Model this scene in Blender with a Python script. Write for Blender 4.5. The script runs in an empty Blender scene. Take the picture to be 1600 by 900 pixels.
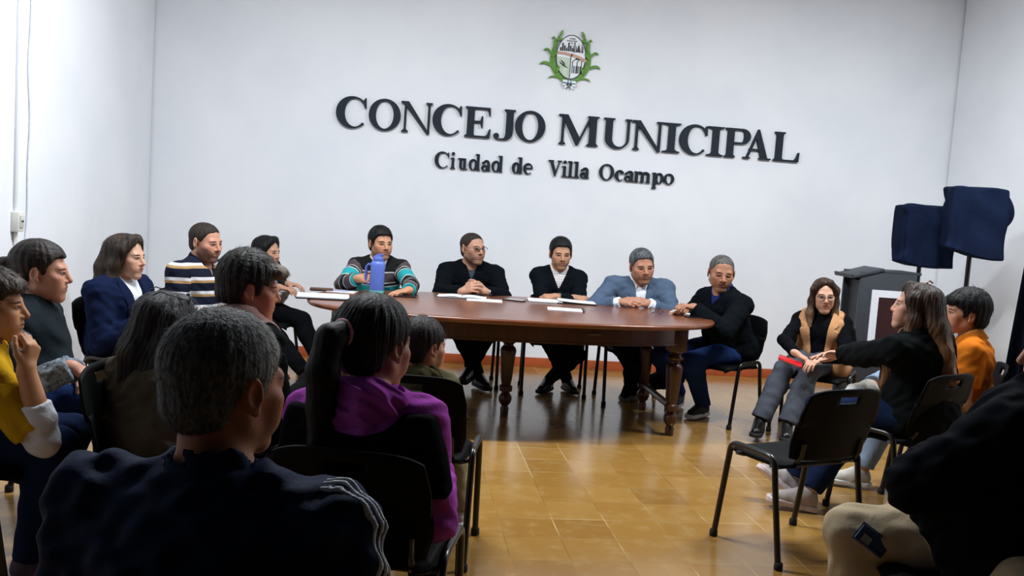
import bpy, bmesh, math, os
import numpy as np
from mathutils import Vector, Matrix
from concurrent.futures import ThreadPoolExecutor

# ------------------------------------------------------------------ camera, world, light, exposure
SC = bpy.context.scene
COL = SC.collection
FPX, CAM_H = 1400.0, 1.40                      # focal length in pixels of the 1600x900 frame, eye height
YAW, PITCH, ROLL = (math.radians(a) for a in (7.0, 4.77, 3.9))


def _basis():
    cy, sy, cp, sp = math.cos(YAW), math.sin(YAW), math.cos(PITCH), math.sin(PITCH)
    cr, sr = math.cos(ROLL), math.sin(ROLL)
    fw, rt, up = np.array([sy, cy, 0.]), np.array([cy, -sy, 0.]), np.array([0., 0., 1.])
    w = fw * cp - up * sp
    u = up * cp + fw * sp
    return rt * cr + u * sr, u * cr - rt * sr, w


CR, CU, CW = _basis()
CAM = np.array([0., 0., CAM_H])


def ray(x, y): return (x - 800) / FPX * CR - (y - 450) / FPX * CU + CW
def at_z(x, y, z): d = ray(x, y); return CAM + d * (z - CAM_H) / d[2]      # point of the plane z seen at a pixel
def at_y(x, y, Y): d = ray(x, y); return CAM + d * Y / d[1]
def at_x(x, y, X): d = ray(x, y); return CAM + d * X / d[0]
def at_d(x, y, D): return CAM + ray(x, y) * D


cam_data = bpy.data.cameras.new('camera')
cam_data.sensor_width = 36.0
cam_data.lens = FPX / 1600 * 36
cam_data.clip_start = 0.05
cam_obj = bpy.data.objects.new('camera', cam_data)
COL.objects.link(cam_obj)
cam_obj.matrix_world = Matrix(((CR[0], CU[0], -CW[0], 0), (CR[1], CU[1], -CW[1], 0), (CR[2], CU[2], -CW[2], CAM_H), (0, 0, 0, 1)))
SC.camera = cam_obj

world = bpy.data.worlds.new('world')
SC.world = world
world.use_nodes = True
world.node_tree.nodes['Background'].inputs[0].default_value = (0.55, 0.65, 0.8, 1)
world.node_tree.nodes['Background'].inputs[1].default_value = 0.012


def area(name, loc, size, size_y, power, colour, aim):
    ld = bpy.data.lights.new(name, 'AREA')
    ld.shape = 'RECTANGLE'
    ld.size, ld.size_y, ld.energy, ld.color = size, size_y, power, colour
    o = bpy.data.objects.new(name, ld)
    COL.objects.link(o)
    o.location = loc
    d = Vector(aim) - Vector(loc)
    o.rotation_euler = d.to_track_quat('-Z', 'Y').to_euler()
    return o


# fluorescent battens under the ceiling, in front of the councillors' table
area('ceiling_lamp', (-0.25, 4.75, 3.72), 1.3, 0.2, 165, (0.925, 0.968, 1.0), (-0.25, 4.95, 0))
area('ceiling_lamp', (3.25, 4.85, 3.72), 1.3, 0.2, 160, (0.925, 0.968, 1.0), (3.25, 5.05, 0))
SC.view_settings.view_transform = 'Standard'
SC.view_settings.look = 'None'
SC.view_settings.exposure = 0.0
SC.view_settings.gamma = 1.0
SC.view_settings.use_curve_mapping = False

# ------------------------------------------------------------------ small helpers
def V(*a): return np.array(a, float)
def nrm(v): v = np.asarray(v, float); return v / max(np.linalg.norm(v), 1e-9)


def lin(h):
    h = h.lstrip('#')
    c = [int(h[i:i + 2], 16) / 255 for i in (0, 2, 4)]
    return tuple(x / 12.92 if x <= 0.04045 else ((x + 0.055) / 1.055) ** 2.4 for x in c) + (1.0,)


class NT:
    """tiny node-tree writer"""
    def __init__(s, name):
        s.m = bpy.data.materials.new(name)
        s.m.use_nodes = True
        s.t = s.m.node_tree
        s.b = s.t.nodes['Principled BSDF']

    def n(s, kind, **kw):
        nd = s.t.nodes.new(kind)
        for k, v in kw.items(): setattr(nd, k, v)
        return nd

    def link(s, a, b): s.t.links.new(a, b)

    def put(s, sock, v):
        if hasattr(v, 'is_output'): s.link(v, sock)
        else: sock.default_value = v

    def math(s, op, a, b=0.0, c=None, clamp=False):
        nd = s.n('ShaderNodeMath', operation=op, use_clamp=clamp)
        s.put(nd.inputs[0], a); s.put(nd.inputs[1], b)
        if c is not None: s.put(nd.inputs[2], c)
        return nd.outputs[0]

    def mix(s, f, a, b, blend='MIX'):
        nd = s.n('ShaderNodeMix', data_type='RGBA', blend_type=blend)
        s.put(nd.inputs['Factor'], f)
        s.put(nd.inputs[6], a); s.put(nd.inputs[7], b)
        return nd.outputs[2]

    def step(s, v, lo, hi):
        nd = s.n('ShaderNodeMapRange', interpolation_type='SMOOTHSTEP')
        s.put(nd.inputs['Value'], v)
        s.put(nd.inputs['From Min'], lo); s.put(nd.inputs['From Max'], hi)
        return nd.outputs['Result']

    def attr(s, name):
        nd = s.n('ShaderNodeAttribute', attribute_name=name)
        return nd.outputs['Vector']

    def xyz(s, v):
        nd = s.n('ShaderNodeSeparateXYZ'); s.link(v, nd.inputs[0])
        return nd.outputs

    def obj(s): return s.n('ShaderNodeTexCoord').outputs['Object']

    def scale(s, v, sc):
        nd = s.n('ShaderNodeMapping'); s.link(v, nd.inputs['Vector'])
        nd.inputs['Scale'].default_value = sc
        return nd.outputs[0]

    def noise(s, v, scale, detail=3, rough=0.55):
        nd = s.n('ShaderNodeTexNoise')
        s.link(v, nd.inputs['Vector'])
        nd.inputs['Scale'].default_value = scale
        nd.inputs['Detail'].default_value = detail
        nd.inputs['Roughness'].default_value = rough
        return nd.outputs['Fac']

    def bump(s, h, strength, dist=0.01):
        nd = s.n('ShaderNodeBump')
        nd.inputs['Strength'].default_value = strength
        nd.inputs['Distance'].default_value = dist
        s.link(h, nd.inputs['Height'])
        s.link(nd.outputs[0], s.b.inputs['Normal'])

    def ramp(s, f, stops, interp='CONSTANT'):
        nd = s.n('ShaderNodeValToRGB')
        cr = nd.color_ramp
        cr.interpolation = interp
        while len(cr.elements) < len(stops): cr.elements.new(0.5)
        for e, (p, c) in zip(cr.elements, stops): e.position = p; e.color = c
        s.put(nd.inputs[0], f)
        return nd.outputs[0]

    def out(s, col=None, rough=None, metal=None, spec=None):
        if col is not None: s.put(s.b.inputs['Base Color'], col)
        if rough is not None: s.put(s.b.inputs['Roughness'], rough)
        if metal is not None: s.put(s.b.inputs['Metallic'], metal)
        if spec is not None: s.put(s.b.inputs['Specular IOR Level'], spec)
        return s.m


_mats = {}


def plain(name, hexc, rough=0.5, metal=0.0, vary=0.12, scale=30, spec=0.5, bump=0.0):
    """one-colour procedural material with slight mottling"""
    if name in _mats: return _mats[name]
    t = NT(name)
    c = lin(hexc)
    nz = t.noise(t.obj(), scale, 4)
    f = t.step(nz, 0.3, 0.7)
    lo = tuple(x * (1 - vary) for x in c[:3]) + (1,)
    hi = tuple(min(1, x * (1 + vary)) for x in c[:3]) + (1,)
    t.out(t.mix(f, lo, hi), rough, metal, spec)
    if bump: t.bump(nz, bump, 0.004)
    _mats[name] = t.m
    return t.m


def cloth(name, hexc, weave=900, fold=0.25, rough=0.95, spec=0.04, vary=0.15):
    if name in _mats: return _mats[name]
    t = NT(name)
    c = lin(hexc)
    o = t.obj()
    big = t.noise(o, 14, 5)
    fine = t.noise(o, weave, 2)
    lo = tuple(x * (1 - vary) for x in c[:3]) + (1,)
    hi = tuple(min(1, x * (1 + vary)) for x in c[:3]) + (1,)
    t.out(t.mix(t.step(fine, 0.3, 0.7), lo, hi), rough, 0, spec)
    h = t.math('ADD', t.math('MULTIPLY', big, 1.0), t.math('MULTIPLY', fine, 0.06))
    t.bump(h, fold, 0.03)
    t.b.inputs['Sheen Weight'].default_value = 0.0
    _mats[name] = t.m
    return t.m


def link_mesh(name, me, mat=None, parent=None, loc=None, smooth=True):
    o = bpy.data.objects.new(name, me)
    COL.objects.link(o)
    if mat is not None and not me.materials: me.materials.append(mat)
    if smooth and len(me.polygons):
        me.polygons.foreach_set('use_smooth', np.ones(len(me.polygons), bool))
    if loc is not None: o.location = loc
    if parent is not None: o.parent = parent
    return o


def tag(o, label, cat, group=None, kind=None):
    if label: o['label'] = label
    if cat: o['category'] = cat
    if group: o['group'] = group
    if kind: o['kind'] = kind
    return o


def empty(name, loc, label, cat, group=None, rotz=0.0):
    o = bpy.data.objects.new(name, None)
    COL.objects.link(o)
    o.location = loc
    o.rotation_euler = (0, 0, rotz)
    o.empty_display_size = 0.1
    return tag(o, label, cat, group)


def np_mesh(name, verts, faces):
    """verts (n,3), faces (m,4) or (m,3) arrays"""
    me = bpy.data.meshes.new(name)
    verts = np.asarray(verts, np.float32); faces = np.asarray(faces, np.int32)
    k = faces.shape[1]
    me.vertices.add(len(verts)); me.vertices.foreach_set('co', verts.ravel())
    me.loops.add(faces.size); me.loops.foreach_set('vertex_index', faces.ravel())
    me.polygons.add(len(faces))
    me.polygons.foreach_set('loop_start', np.arange(0, faces.size, k, dtype=np.int32))
    me.update(calc_edges=True)
    return me


class MB:
    """bmesh collector: boxes, tubes, lathes, prisms -> one mesh object"""
    def __init__(s): s.bm = bmesh.new()

    def box(s, c, size, M=None, bev=0.0):
        r = bmesh.ops.create_cube(s.bm, size=1.0)
        vs = r['verts']
        for v in vs:
            p = np.array(v.co) * np.array(size)
            if M is not None: p = M @ p
            v.co = Vector(p + np.array(c))
        if bev:
            es = list({e for v in vs for e in v.link_edges})
            bmesh.ops.bevel(s.bm, geom=es, offset=bev, segments=2, affect='EDGES', profile=0.5)
        return s

    def tube(s, pts, r, seg=10, flat=None, caps=True, closed=False):
        """tube along points; r scalar or list; flat=(direction, factor) squashes the section along a direction"""
        pts = [np.array(p, float) for p in pts]
        n = len(pts)
        rs = r if hasattr(r, '__len__') else [r] * n
        rings = []
        prev = None
        for i, p in enumerate(pts):
            if closed: d = nrm(pts[(i + 1) % n] - pts[i - 1])
            else: d = nrm(pts[min(i + 1, n - 1)] - pts[max(i - 1, 0)])
            if prev is None:
                a = V(0, 0, 1) if abs(d[2]) < 0.9 else V(1, 0, 0)
                u = nrm(np.cross(d, a))
            else: u = nrm(prev - d * (prev @ d))
            prev = u
            w = np.cross(d, u)
            ring = []
            for k in range(seg):
                t = 2 * math.pi * k / seg
                o = (u * math.cos(t) + w * math.sin(t)) * rs[i]
                if flat is not None: o = o - np.array(flat[0]) * (o @ np.array(flat[0])) * (1 - flat[1])
                ring.append(s.bm.verts.new(Vector(p + o)))
            rings.append(ring)
        m = n if closed else n - 1
        for i in range(m):
            a, b = rings[i], rings[(i + 1) % n]
            for k in range(seg): s.bm.faces.new((a[k], a[(k + 1) % seg], b[(k + 1) % seg], b[k]))
        if caps and not closed:
            s.bm.faces.new(list(reversed(rings[0]))); s.bm.faces.new(rings[-1])
        return s

    def lathe(s, prof, c=(0, 0, 0), seg=24, M=None):
        rings = []
        for r, z in prof:
            ring = []
            for k in range(seg):
                t = 2 * math.pi * k / seg
                p = V(r * math.cos(t), r * math.sin(t), z)
                if M is not None: p = M @ p
                ring.append(s.bm.verts.new(Vector(p + np.array(c))))
            rings.append(ring)
        for a, b in zip(rings, rings[1:]):
            for k in range(seg): s.bm.faces.new((a[k], a[(k + 1) % seg], b[(k + 1) % seg], b[k]))
        s.bm.faces.new(list(reversed(rings[0]))); s.bm.faces.new(rings[-1])
        return s

    def prism(s, poly, z0, z1, M=None, c=(0, 0, 0)):
        """extrude a 2D outline (list of xy) from z0 to z1"""
        def mk(x, y, z):
            p = V(x, y, z)
            if M is not None: p = M @ p
            return s.bm.verts.new(Vector(p + np.array(c)))
        a = [mk(x, y, z0) for x, y in poly]; b = [mk(x, y, z1) for x, y in poly]
        n = len(poly)
        s.bm.faces.new(list(reversed(a))); s.bm.faces.new(b)
        for i in range(n): s.bm.faces.new((a[i], a[(i + 1) % n], b[(i + 1) % n], b[i]))
        return s

    def ring(s, outer, inner, z0, z1, M=None, c=(0, 0, 0), closed=True):
        """extruded band between two outlines with equal point counts"""
        def mk(x, y, z):
            p = V(x, y, z)
            if M is not None: p = M @ p
            return s.bm.verts.new(Vector(p + np.array(c)))
        A = [(mk(*o, z0), mk(*o, z1), mk(*i, z1), mk(*i, z0)) for o, i in zip(outer, inner)]
        n = len(A)
        for i in range(n if closed else n - 1):
            p, q = A[i], A[(i + 1) % n]
            for k in range(4): s.bm.faces.new((p[k], q[k], q[(k + 1) % 4], p[(k + 1) % 4]))
        if not closed:
            s.bm.faces.new(A[0]); s.bm.faces.new(list(reversed(A[-1])))
        return s

    def grid(s, nu, nv, fn):
        vs = [[s.bm.verts.new(Vector(fn(i / (nu - 1), j / (nv - 1)))) for j in range(nv)] for i in range(nu)]
        for i in range(nu - 1):
            for j in range(nv - 1): s.bm.faces.new((vs[i][j], vs[i + 1][j], vs[i + 1][j + 1], vs[i][j + 1]))
        return s

    def build(s, name, mat, parent=None, loc=None, smooth=True, angle=40, solid=0.0):
        bmesh.ops.recalc_face_normals(s.bm, faces=s.bm.faces)
        me = bpy.data.meshes.new(name)
        s.bm.to_mesh(me); s.bm.free()
        o = link_mesh(name, me, mat, parent, loc, smooth)
        if smooth and angle < 180: me.set_sharp_from_angle(angle=math.radians(angle))
        if solid:
            md = o.modifiers.new('thickness', 'SOLIDIFY'); md.thickness = solid; md.offset = 0
        return o


def rotz(a):
    c, s = math.cos(a), math.sin(a)
    return np.array([[c, -s, 0], [s, c, 0], [0, 0, 1.]])
def rotx(a):
    c, s = math.cos(a), math.sin(a)
    return np.array([[1., 0, 0], [0, c, -s], [0, s, c]])
def roty(a):
    c, s = math.cos(a), math.sin(a)
    return np.array([[c, 0, s], [0, 1., 0], [-s, 0, c]])
# ------------------------------------------------------------------ implicit surfaces (bodies, clothing, hair)
f32 = np.float32
BIG = f32(10.0)


def _len(q): return np.sqrt(np.einsum('...i,...i->...', q, q))


class Prim:
    def __init__(s, f, c=None, R=None): s.f, s.c, s.R = f, c, R


def cone(a, b, ra, rb):
    a = np.asarray(a, f32); b = np.asarray(b, f32)
    ab = b - a
    L2 = f32(max(float(ab @ ab), 1e-9))
    ra, rb = f32(ra), f32(rb)

    def f(P):
        pa = P - a
        t = np.clip((pa @ ab) / L2, 0, 1)
        return _len(pa - t[..., None] * ab) - (ra + (rb - ra) * t)
    return Prim(f, (a + b) / 2, float(np.sqrt(L2)) / 2 + max(ra, rb))


def ell(c, r, M=None):
    """ellipsoid; rows of M are its axes"""
    c = np.asarray(c, f32); r = np.asarray(r, f32)
    Mt = None if M is None else np.asarray(M, f32).T

    def f(P):
        q = P - c
        if Mt is not None: q = q @ Mt
        q = q / r
        k0 = _len(q); k1 = _len(q / r)
        return k0 * (k0 - 1) / np.maximum(k1, 1e-6)
    return Prim(f, c, float(r.max()))


def plane(p, n):
    """half space on the side the normal points away from"""
    p = np.asarray(p, f32); n = np.asarray(nrm(n), f32)
    return Prim(lambda P: (P - p) @ n)


def smin(a, b, k):
    if k <= 1e-6: return np.minimum(a, b)
    h = np.clip(0.5 + 0.5 * (b - a) / k, 0, 1)
    return b + (a - b) * h - k * h * (1 - h)


class G:
    """ordered list of (mode, item, k): u union, s subtract, i intersect, d displacement"""
    def __init__(s, *ops): s.ops = list(ops)
    def u(s, it, k=0.0): s.ops.append(('u', it, k)); return s
    def s_(s, it, k=0.0): s.ops.append(('s', it, k)); return s
    def i(s, it, k=0.0): s.ops.append(('i', it, k)); return s
    def d(s, fn): s.ops.append(('d', fn, 0)); return s

    def ev(s, P, cen, br):
        acc = np.full(P.shape[:2], BIG, f32)
        for mode, it, k in s.ops:
            k = f32(k)
            if mode == 'd':
                acc = acc + it(P); continue
            if isinstance(it, G):
                d = it.ev(P, cen, br)
                if mode == 'u': acc = smin(acc, d, k)
                elif mode == 's': acc = -smin(-acc, d, k)
                else: acc = -smin(-acc, -d, k)
                continue
            if it.c is None or mode == 'i':
                d = it.f(P)
                if mode == 'u': acc = smin(acc, d, k)
                elif mode == 's': acc = -smin(-acc, d, k)
                else: acc = -smin(-acc, -d, k)
            else:
                idx = np.nonzero(_len(cen - it.c) < it.R + br + float(k))[0]
                if not len(idx): continue
                d = it.f(P[idx])
                if mode == 'u': acc[idx] = smin(acc[idx], d, k)
                else: acc[idx] = -smin(-acc[idx], d, k)
        return acc

    def bounds(s):
        lo, hi = np.full(3, 1e9), np.full(3, -1e9)
        for mode, it, k in s.ops:
            if mode != 'u': continue
            if isinstance(it, G): l, h = it.bounds()
            elif it.c is None: continue
            else: l, h = it.c - it.R, it.c + it.R
            lo, hi = np.minimum(lo, l), np.maximum(hi, h)
        return lo, hi


def surface(g, h):
    """surface nets of the field g on a grid of step h -> verts, quads"""
    B = 8
    lo, hi = g.bounds()
    lo = lo - 2 * h; hi = hi + 2 * h
    nb = np.maximum(np.ceil((hi - lo) / (h * B)).astype(int), 1)
    ax = [lo[i] + (np.arange(nb[i]) + 0.5) * h * B - h * 0.5 for i in range(3)]
    cen = np.stack(np.meshgrid(*ax, indexing='ij'), -1).reshape(-1, 3).astype(f32)
    dc = np.empty(len(cen), f32)
    for a in range(0, len(cen), 40000):
        c = cen[a:a + 40000]
        dc[a:a + 40000] = g.ev(c[:, None, :], c, 9.0)[:, 0]
    half = h * B * 0.5 * math.sqrt(3)
    keep = np.nonzero(np.abs(dc) < half * 1.25 + 0.008)[0]
    sgn = np.where(dc > 0, f32(1), f32(-1)).reshape(nb)
    F = np.repeat(np.repeat(np.repeat(sgn, B, 0), B, 1), B, 2)
    off = np.stack(np.meshgrid(*([np.arange(B) * h] * 3), indexing='ij'), -1).reshape(1, -1, 3).astype(f32)
    bi = np.stack(np.unravel_index(keep, nb), -1)
    F6 = F.reshape(nb[0], B, nb[1], B, nb[2], B)
    CH = 400
    for a in range(0, len(keep), CH):
        kb = bi[a:a + CH]
        org = (lo + kb * (h * B)).astype(f32)
        P = org[:, None, :] + off
        d = g.ev(P, cen[keep[a:a + CH]], half + 0.004)
        F6[kb[:, 0], :, kb[:, 1], :, kb[:, 2], :] = d.reshape(-1, B, B, B)
    ins = F < 0
    s = np.zeros(tuple(np.array(F.shape) - 1), np.uint8)
    for i in (0, 1):
        for j in (0, 1):
            for k in (0, 1):
                s += ins[i:F.shape[0] - 1 + i, j:F.shape[1] - 1 + j, k:F.shape[2] - 1 + k]
    m = (s > 0) & (s < 8)
    cell = np.stack(np.nonzero(m), -1)
    idx = np.full(m.shape, -1, np.int32)
    idx[m] = np.arange(len(cell))
    cor = np.array([(i, j, k) for i in (0, 1) for j in (0, 1) for k in (0, 1)])
    vals = np.stack([F[cell[:, 0] + c[0], cell[:, 1] + c[1], cell[:, 2] + c[2]] for c in cor], -1)
    acc = np.zeros((len(cell), 3)); cnt = np.zeros(len(cell))
    for a in range(8):
        for b in range(a + 1, 8):
            if np.abs(cor[a] - cor[b]).sum() != 1: continue
            va, vb = vals[:, a], vals[:, b]
            x = (va < 0) != (vb < 0)
            t = np.where(x, va / np.where(x, va - vb, 1), 0)
            acc += x[:, None] * (cor[a] + t[:, None] * (cor[b] - cor[a]))
            cnt += x
    verts = lo + (cell + acc / np.maximum(cnt, 1)[:, None]) * h
    quads = []
    for axn in range(3):
        o = [(1, 2), (2, 0), (0, 1)][axn]
        sl0 = [slice(1, -1)] * 3; sl1 = [slice(1, -1)] * 3
        sl0[axn] = slice(0, -1); sl1[axn] = slice(1, None)
        a, b = ins[tuple(sl0)], ins[tuple(sl1)]
        e = np.stack(np.nonzero(a != b), -1)
        flip = a[tuple(e.T)]
        base = e.copy()
        for q in range(3):
            if q != axn: base[:, q] += 1
        def cid(d0, d1):
            c = base.copy(); c[:, o[0]] += d0; c[:, o[1]] += d1
            return idx[c[:, 0], c[:, 1], c[:, 2]]
        q = np.stack([cid(-1, -1), cid(0, -1), cid(0, 0), cid(-1, 0)], -1)
        q[~flip] = q[~flip][:, ::-1]
        quads.append(q)
    quads = np.concatenate(quads)
    quads = quads[(quads >= 0).all(1)]
    return verts, quads


def ripple(*waves):
    """cloth folds: waves of (direction, period, amplitude, phase)"""
    ws = [(np.asarray(nrm(d), f32) * f32(2 * math.pi / p), f32(a), f32(ph)) for d, p, a, ph in waves]

    def f(P):
        s = 0
        for i, (k, a, ph) in enumerate(ws):
            w = P @ k + ph
            o = P @ ws[(i + 1) % len(ws)][0]
            s = s + a * np.sin(w + 1.3 * np.sin(o * f32(0.6)))
        return s
    return f
# ------------------------------------------------------------------ people
def heading(deg):
    a = math.radians(deg)
    return V(math.sin(a), math.cos(a), 0)


def rot_about(v, axis, ang):
    axis = nrm(axis); c, s = math.cos(ang), math.sin(ang)
    return v * c + np.cross(axis, v) * s + axis * (axis @ v) * (1 - c)


def two_bone(a, t, l1, l2, pole):
    d = t - a
    L = np.linalg.norm(d)
    L2 = min(L, (l1 + l2) * 0.999)
    d = d / L
    t = a + d * L2
    x = (l1 * l1 - l2 * l2 + L2 * L2) / (2 * L2)
    hgt = math.sqrt(max(l1 * l1 - x * x, 0))
    p = nrm(pole - d * (pole @ d))
    return a + d * x + p * hgt, t


def poly_sd(poly):
    pl = np.asarray(poly, f32)

    def f(x, z):
        d = np.full(x.shape, f32(1e6)); s = np.ones(x.shape, f32)
        n = len(pl)
        for i in range(n):
            ax_, az = pl[i]; bx, bz = pl[i - 1]
            ex, ez = bx - ax_, bz - az
            wx, wz = x - ax_, z - az
            t = np.clip((wx * ex + wz * ez) / max(ex * ex + ez * ez, 1e-9), 0, 1)
            qx, qz = wx - ex * t, wz - ez * t
            d = np.minimum(d, qx * qx + qz * qz)
            c1, c2, c3 = z >= az, z < bz, ex * wz > ez * wx
            s = np.where((c1 & c2 & c3) | (~c1 & ~c2 & ~c3), -s, s)
        return s * np.sqrt(d)
    return f


class Body:
    """joints of one seated figure in world space; fields for its skin, clothes and hair"""

    def __init__(s, sp):
        s.sp = sp
        g = sp.get
        s.k = g('s', 1.0); s.w = g('w', 1.0); s.hs = g('hs', 1.0); s.hv = np.array([g('hw', 1.0 if g('bust', 0) else 1.07), g('hl', 1.03), 1.0]) * g('hs', 1.0)
        k = s.k
        s.F = heading(sp['face']); s.R = np.cross(s.F, V(0, 0, 1))
        lean, side = math.radians(g('lean', 12)), math.radians(g('side', 0))
        s.S = nrm(V(0, 0, 1) + s.F * math.tan(lean) + s.R * math.tan(side))
        s.Hc = np.array(sp['head'], float)
        # head axes
        fh = heading(g('hface', sp['face']))
        rh = np.cross(fh, V(0, 0, 1))
        pt = math.radians(g('hpitch', 0)); rl = math.radians(g('hroll', 0))
        fh = rot_about(fh, rh, -pt)
        uh = np.cross(rh, fh)
        rh, uh = rot_about(rh, fh, rl), rot_about(uh, fh, rl)
        s.HM = np.stack([rh, fh, uh])
        s.nb = s.Hc - V(0, 0, 1) * g('neckh', 0.125) * s.hs - s.F * g('neckf', 0.05) - s.S * g('neckl', 0.0)
        hz = g('hipz', 0.515)
        s.Ls = (s.nb[2] - hz) / s.S[2]
        s.hip = s.nb - s.S * s.Ls
        tw = math.radians(g('twist', 0))
        s.Rs = nrm(rot_about(s.R, s.S, -tw)); s.Rs = nrm(s.Rs - s.S * (s.Rs @ s.S))
        s.Fs = np.cross(s.S, s.Rs)
        s.Fp = nrm(s.F - s.S * (s.F @ s.S)); s.Rp = np.cross(s.Fp, s.S)
        s.TM = np.stack([s.Rs, s.Fs, s.S]); s.PM = np.stack([s.Rp, s.Fp, s.S])
        sh = g('shw', 0.163) * k * s.w
        s.sh = {}
        for n, sg in (('R', 1), ('L', -1)):
            s.sh[n] = s.nb - s.S * (0.06 + g('shdrop', 0) + g('shd' + n, 0)) * k + s.Rs * sg * sh + s.Fs * g('shf', 0.01)
        s.arm = {}
        for n, sg in (('R', 1), ('L', -1)):
            a = sp['arm' + n]
            pole = a.get('pole')
            pole = s.R * sg * 0.25 - V(0, 0, 1) * 1.0 - s.F * 0.5 if pole is None else np.array(pole, float)
            a['w'] = s.place(a, 'w')
            e, w = two_bone(s.sh[n], np.array(a['w'], float), 0.285 * k, 0.255 * k, pole)
            s.arm[n] = (e, w)
        s.leg = {}
        for n, sg in (('R', 1), ('L', -1)):
            l = sp['leg' + n]
            hj = s.hip + s.Rp * sg * 0.092 * k * s.w
            pole = l.get('pole')
            pole = s.F + V(0, 0, 1) if pole is None else np.array(pole, float)
            l['a'] = s.place(l, 'a')
            kn, an = two_bone(hj, np.array(l['a'], float), 0.42 * k, 0.41 * k, pole)
            s.leg[n] = (hj, kn, an)

    def place(s, d, key):
        if key in d: return d[key]
        r, f, z = d[key + 'l']                     # local: right, forward of the hip, height above the floor
        q = s.hip + s.R * r + s.F * f
        return V(q[0], q[1], z)

    def hx(s, *p): return s.Hc + (V(*p) * s.hv) @ s.HM

    # ---- torso and limbs with a skin offset, used for body and clothes alike
    def torso(s, e=0.0, k=0.05, pelvis=True, sh=1.0):
        w, q = s.w, s.k
        L = s.Ls / 0.5
        bl = s.sp.get('belly', 0.0)
        g = G()
        ep = e + (0.012 if e > 0.009 else 0)
        if pelvis: g.u(ell(s.hip + s.S * 0.015, (0.165 * w * q + ep, 0.122 * q + bl * 0.5 + ep, 0.13 * q + ep), s.PM), k)
        g.u(ell(s.hip + s.S * 0.17 * L + s.Fp * (0.01 + bl * 0.6), (0.14 * w * q + bl * 0.5 + e, 0.108 * q + bl + e, 0.17 * L + e), s.PM), k)
        g.u(ell(s.hip + s.S * 0.345 * L + s.Fs * 0.005, (0.155 * w * q + e, 0.112 * q + bl * 0.3 + e, 0.165 * L + e), s.TM), k)
        for n, sg in (('R', 1), ('L', -1)):
            g.u(cone(s.nb - s.S * 0.085 * q, s.sh[n], 0.068 * q + e, 0.05 * q * sh + e), k)
            g.u(cone(s.nb + s.S * 0.0, s.nb + (s.sh[n] - s.nb) * 0.8, 0.05 * q + e, 0.042 * q + e), 0.03)
        b = s.sp.get('bust', 0)
        if b:
            for sg in (1, -1):
                g.u(ell(s.hip + s.S * 0.315 * L + s.Rs * sg * 0.075 * q + s.Fs * 0.075 * q, (0.06 * q + e, 0.05 * q * b + e, 0.06 * q + e), s.TM), 0.035)
        return g

    def arm_f(s, n, e=0.0, cuff=None, flare=0.0):
        q = s.k * s.sp.get('thick', 1.0)
        E, W = s.arm[n]
        g = G().u(cone(s.sh[n], E, 0.05 * q + e, 0.040 * q + e * 1.1), 0)
        m = E + (W - E) * 0.3
        g.u(cone(E, m, 0.041 * q + e * 1.15, 0.042 * q + e), 0.02)
        g.u(cone(m, W, 0.042 * q + e, 0.0275 * q + e + flare), 0.015)
        if cuff is not None:
            d = nrm(W - E)
            g.i(plane(W - d * cuff, d), 0.004)
        return g

    def leg_f(s, n, e=0.0, e2=None, cut=None):
        q = s.k * s.sp.get('legthick', 1.0)
        e2 = e if e2 is None else e2
        hj, kn, an = s.leg[n]
        g = G().u(cone(hj, kn, 0.084 * q + e, 0.056 * q + e), 0)
        m = kn + (an - kn) * 0.3 - s.F * 0.012
        g.u(cone(kn, m, 0.054 * q + e, 0.054 * q + (e + e2) / 2), 0.02)
        g.u(cone(m, an, 0.054 * q + (e + e2) / 2, 0.034 * q + e2), 0.02)
        if cut is not None:
            d = nrm(an - kn)
            g.i(plane(an + d * cut, d), 0.004)
        return g

    # ---- hands
    def hand(s, n):
        a = s.sp['arm' + n]
        q = s.k * a.get('size', 1.0) * s.sp.get('handsize', 0.93)
        E, W = s.arm[n]
        sg = 1 if n == 'R' else -1
        fd = nrm(a['fd']) if a.get('fd') is not None else nrm(W - E)
        pn = np.array(a.get('pn', (0, 0, -1)), float)
        pn = nrm(pn - fd * (pn @ fd))
        t = np.cross(fd, pn) * sg
        c = a.get('curl', 0.4)
        cs = c if hasattr(c, '__len__') else (c, c * 1.0, c * 1.05, c * 1.1)
        g = G()
        g.u(cone(W - fd * 0.015, W + fd * 0.02 * q, 0.026 * q, 0.025 * q), 0)
        offs = (0.027, 0.009, -0.009, -0.026)
        base = (0.088, 0.09, 0.086, 0.078)
        lens = ((0.043, 0.026, 0.021), (0.048, 0.03, 0.022), (0.044, 0.028, 0.021), (0.034, 0.021, 0.019))
        spl = a.get('splay', 0.1)
        for i in range(4):
            kp = W + (fd * base[i] + t * offs[i]) * q
            g.u(cone(W + (fd * 0.018 + t * offs[i] * 0.55) * q, kp, 0.0145 * q, 0.0115 * q), 0.012)
        g.u(ell(W + fd * 0.05 * q + pn * 0.004, (0.036 * q, 0.046 * q, 0.014 * q), np.stack([t, fd, -pn])), 0.01)
        for i in range(4):
            kp = W + (fd * base[i] + t * offs[i]) * q
            dirn = nrm(fd + t * spl * (1.5 - i) * 0.9)
            ang = 0
            r = (0.0098, 0.0092, 0.0084, 0.0074) if i < 3 else (0.0086, 0.008, 0.0073, 0.0065)
            fg = G()
            for j in range(3):
                ang += cs[i] * (0.75, 1.1, 0.8)[j]
                dd = dirn * math.cos(ang) + pn * math.sin(ang)
                nx = kp + dd * lens[i][j] * q
                fg.u(cone(kp, nx, r[j] * q, r[j + 1] * q), 0.002)
                kp = nx
            g.u(fg, 0.004)
        tc = a.get('thumb', 0.35)
        T0 = W + (fd * 0.018 + t * 0.018) * q
        T1 = W + (fd * 0.052 + t * 0.046 + pn * 0.014) * q
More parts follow.
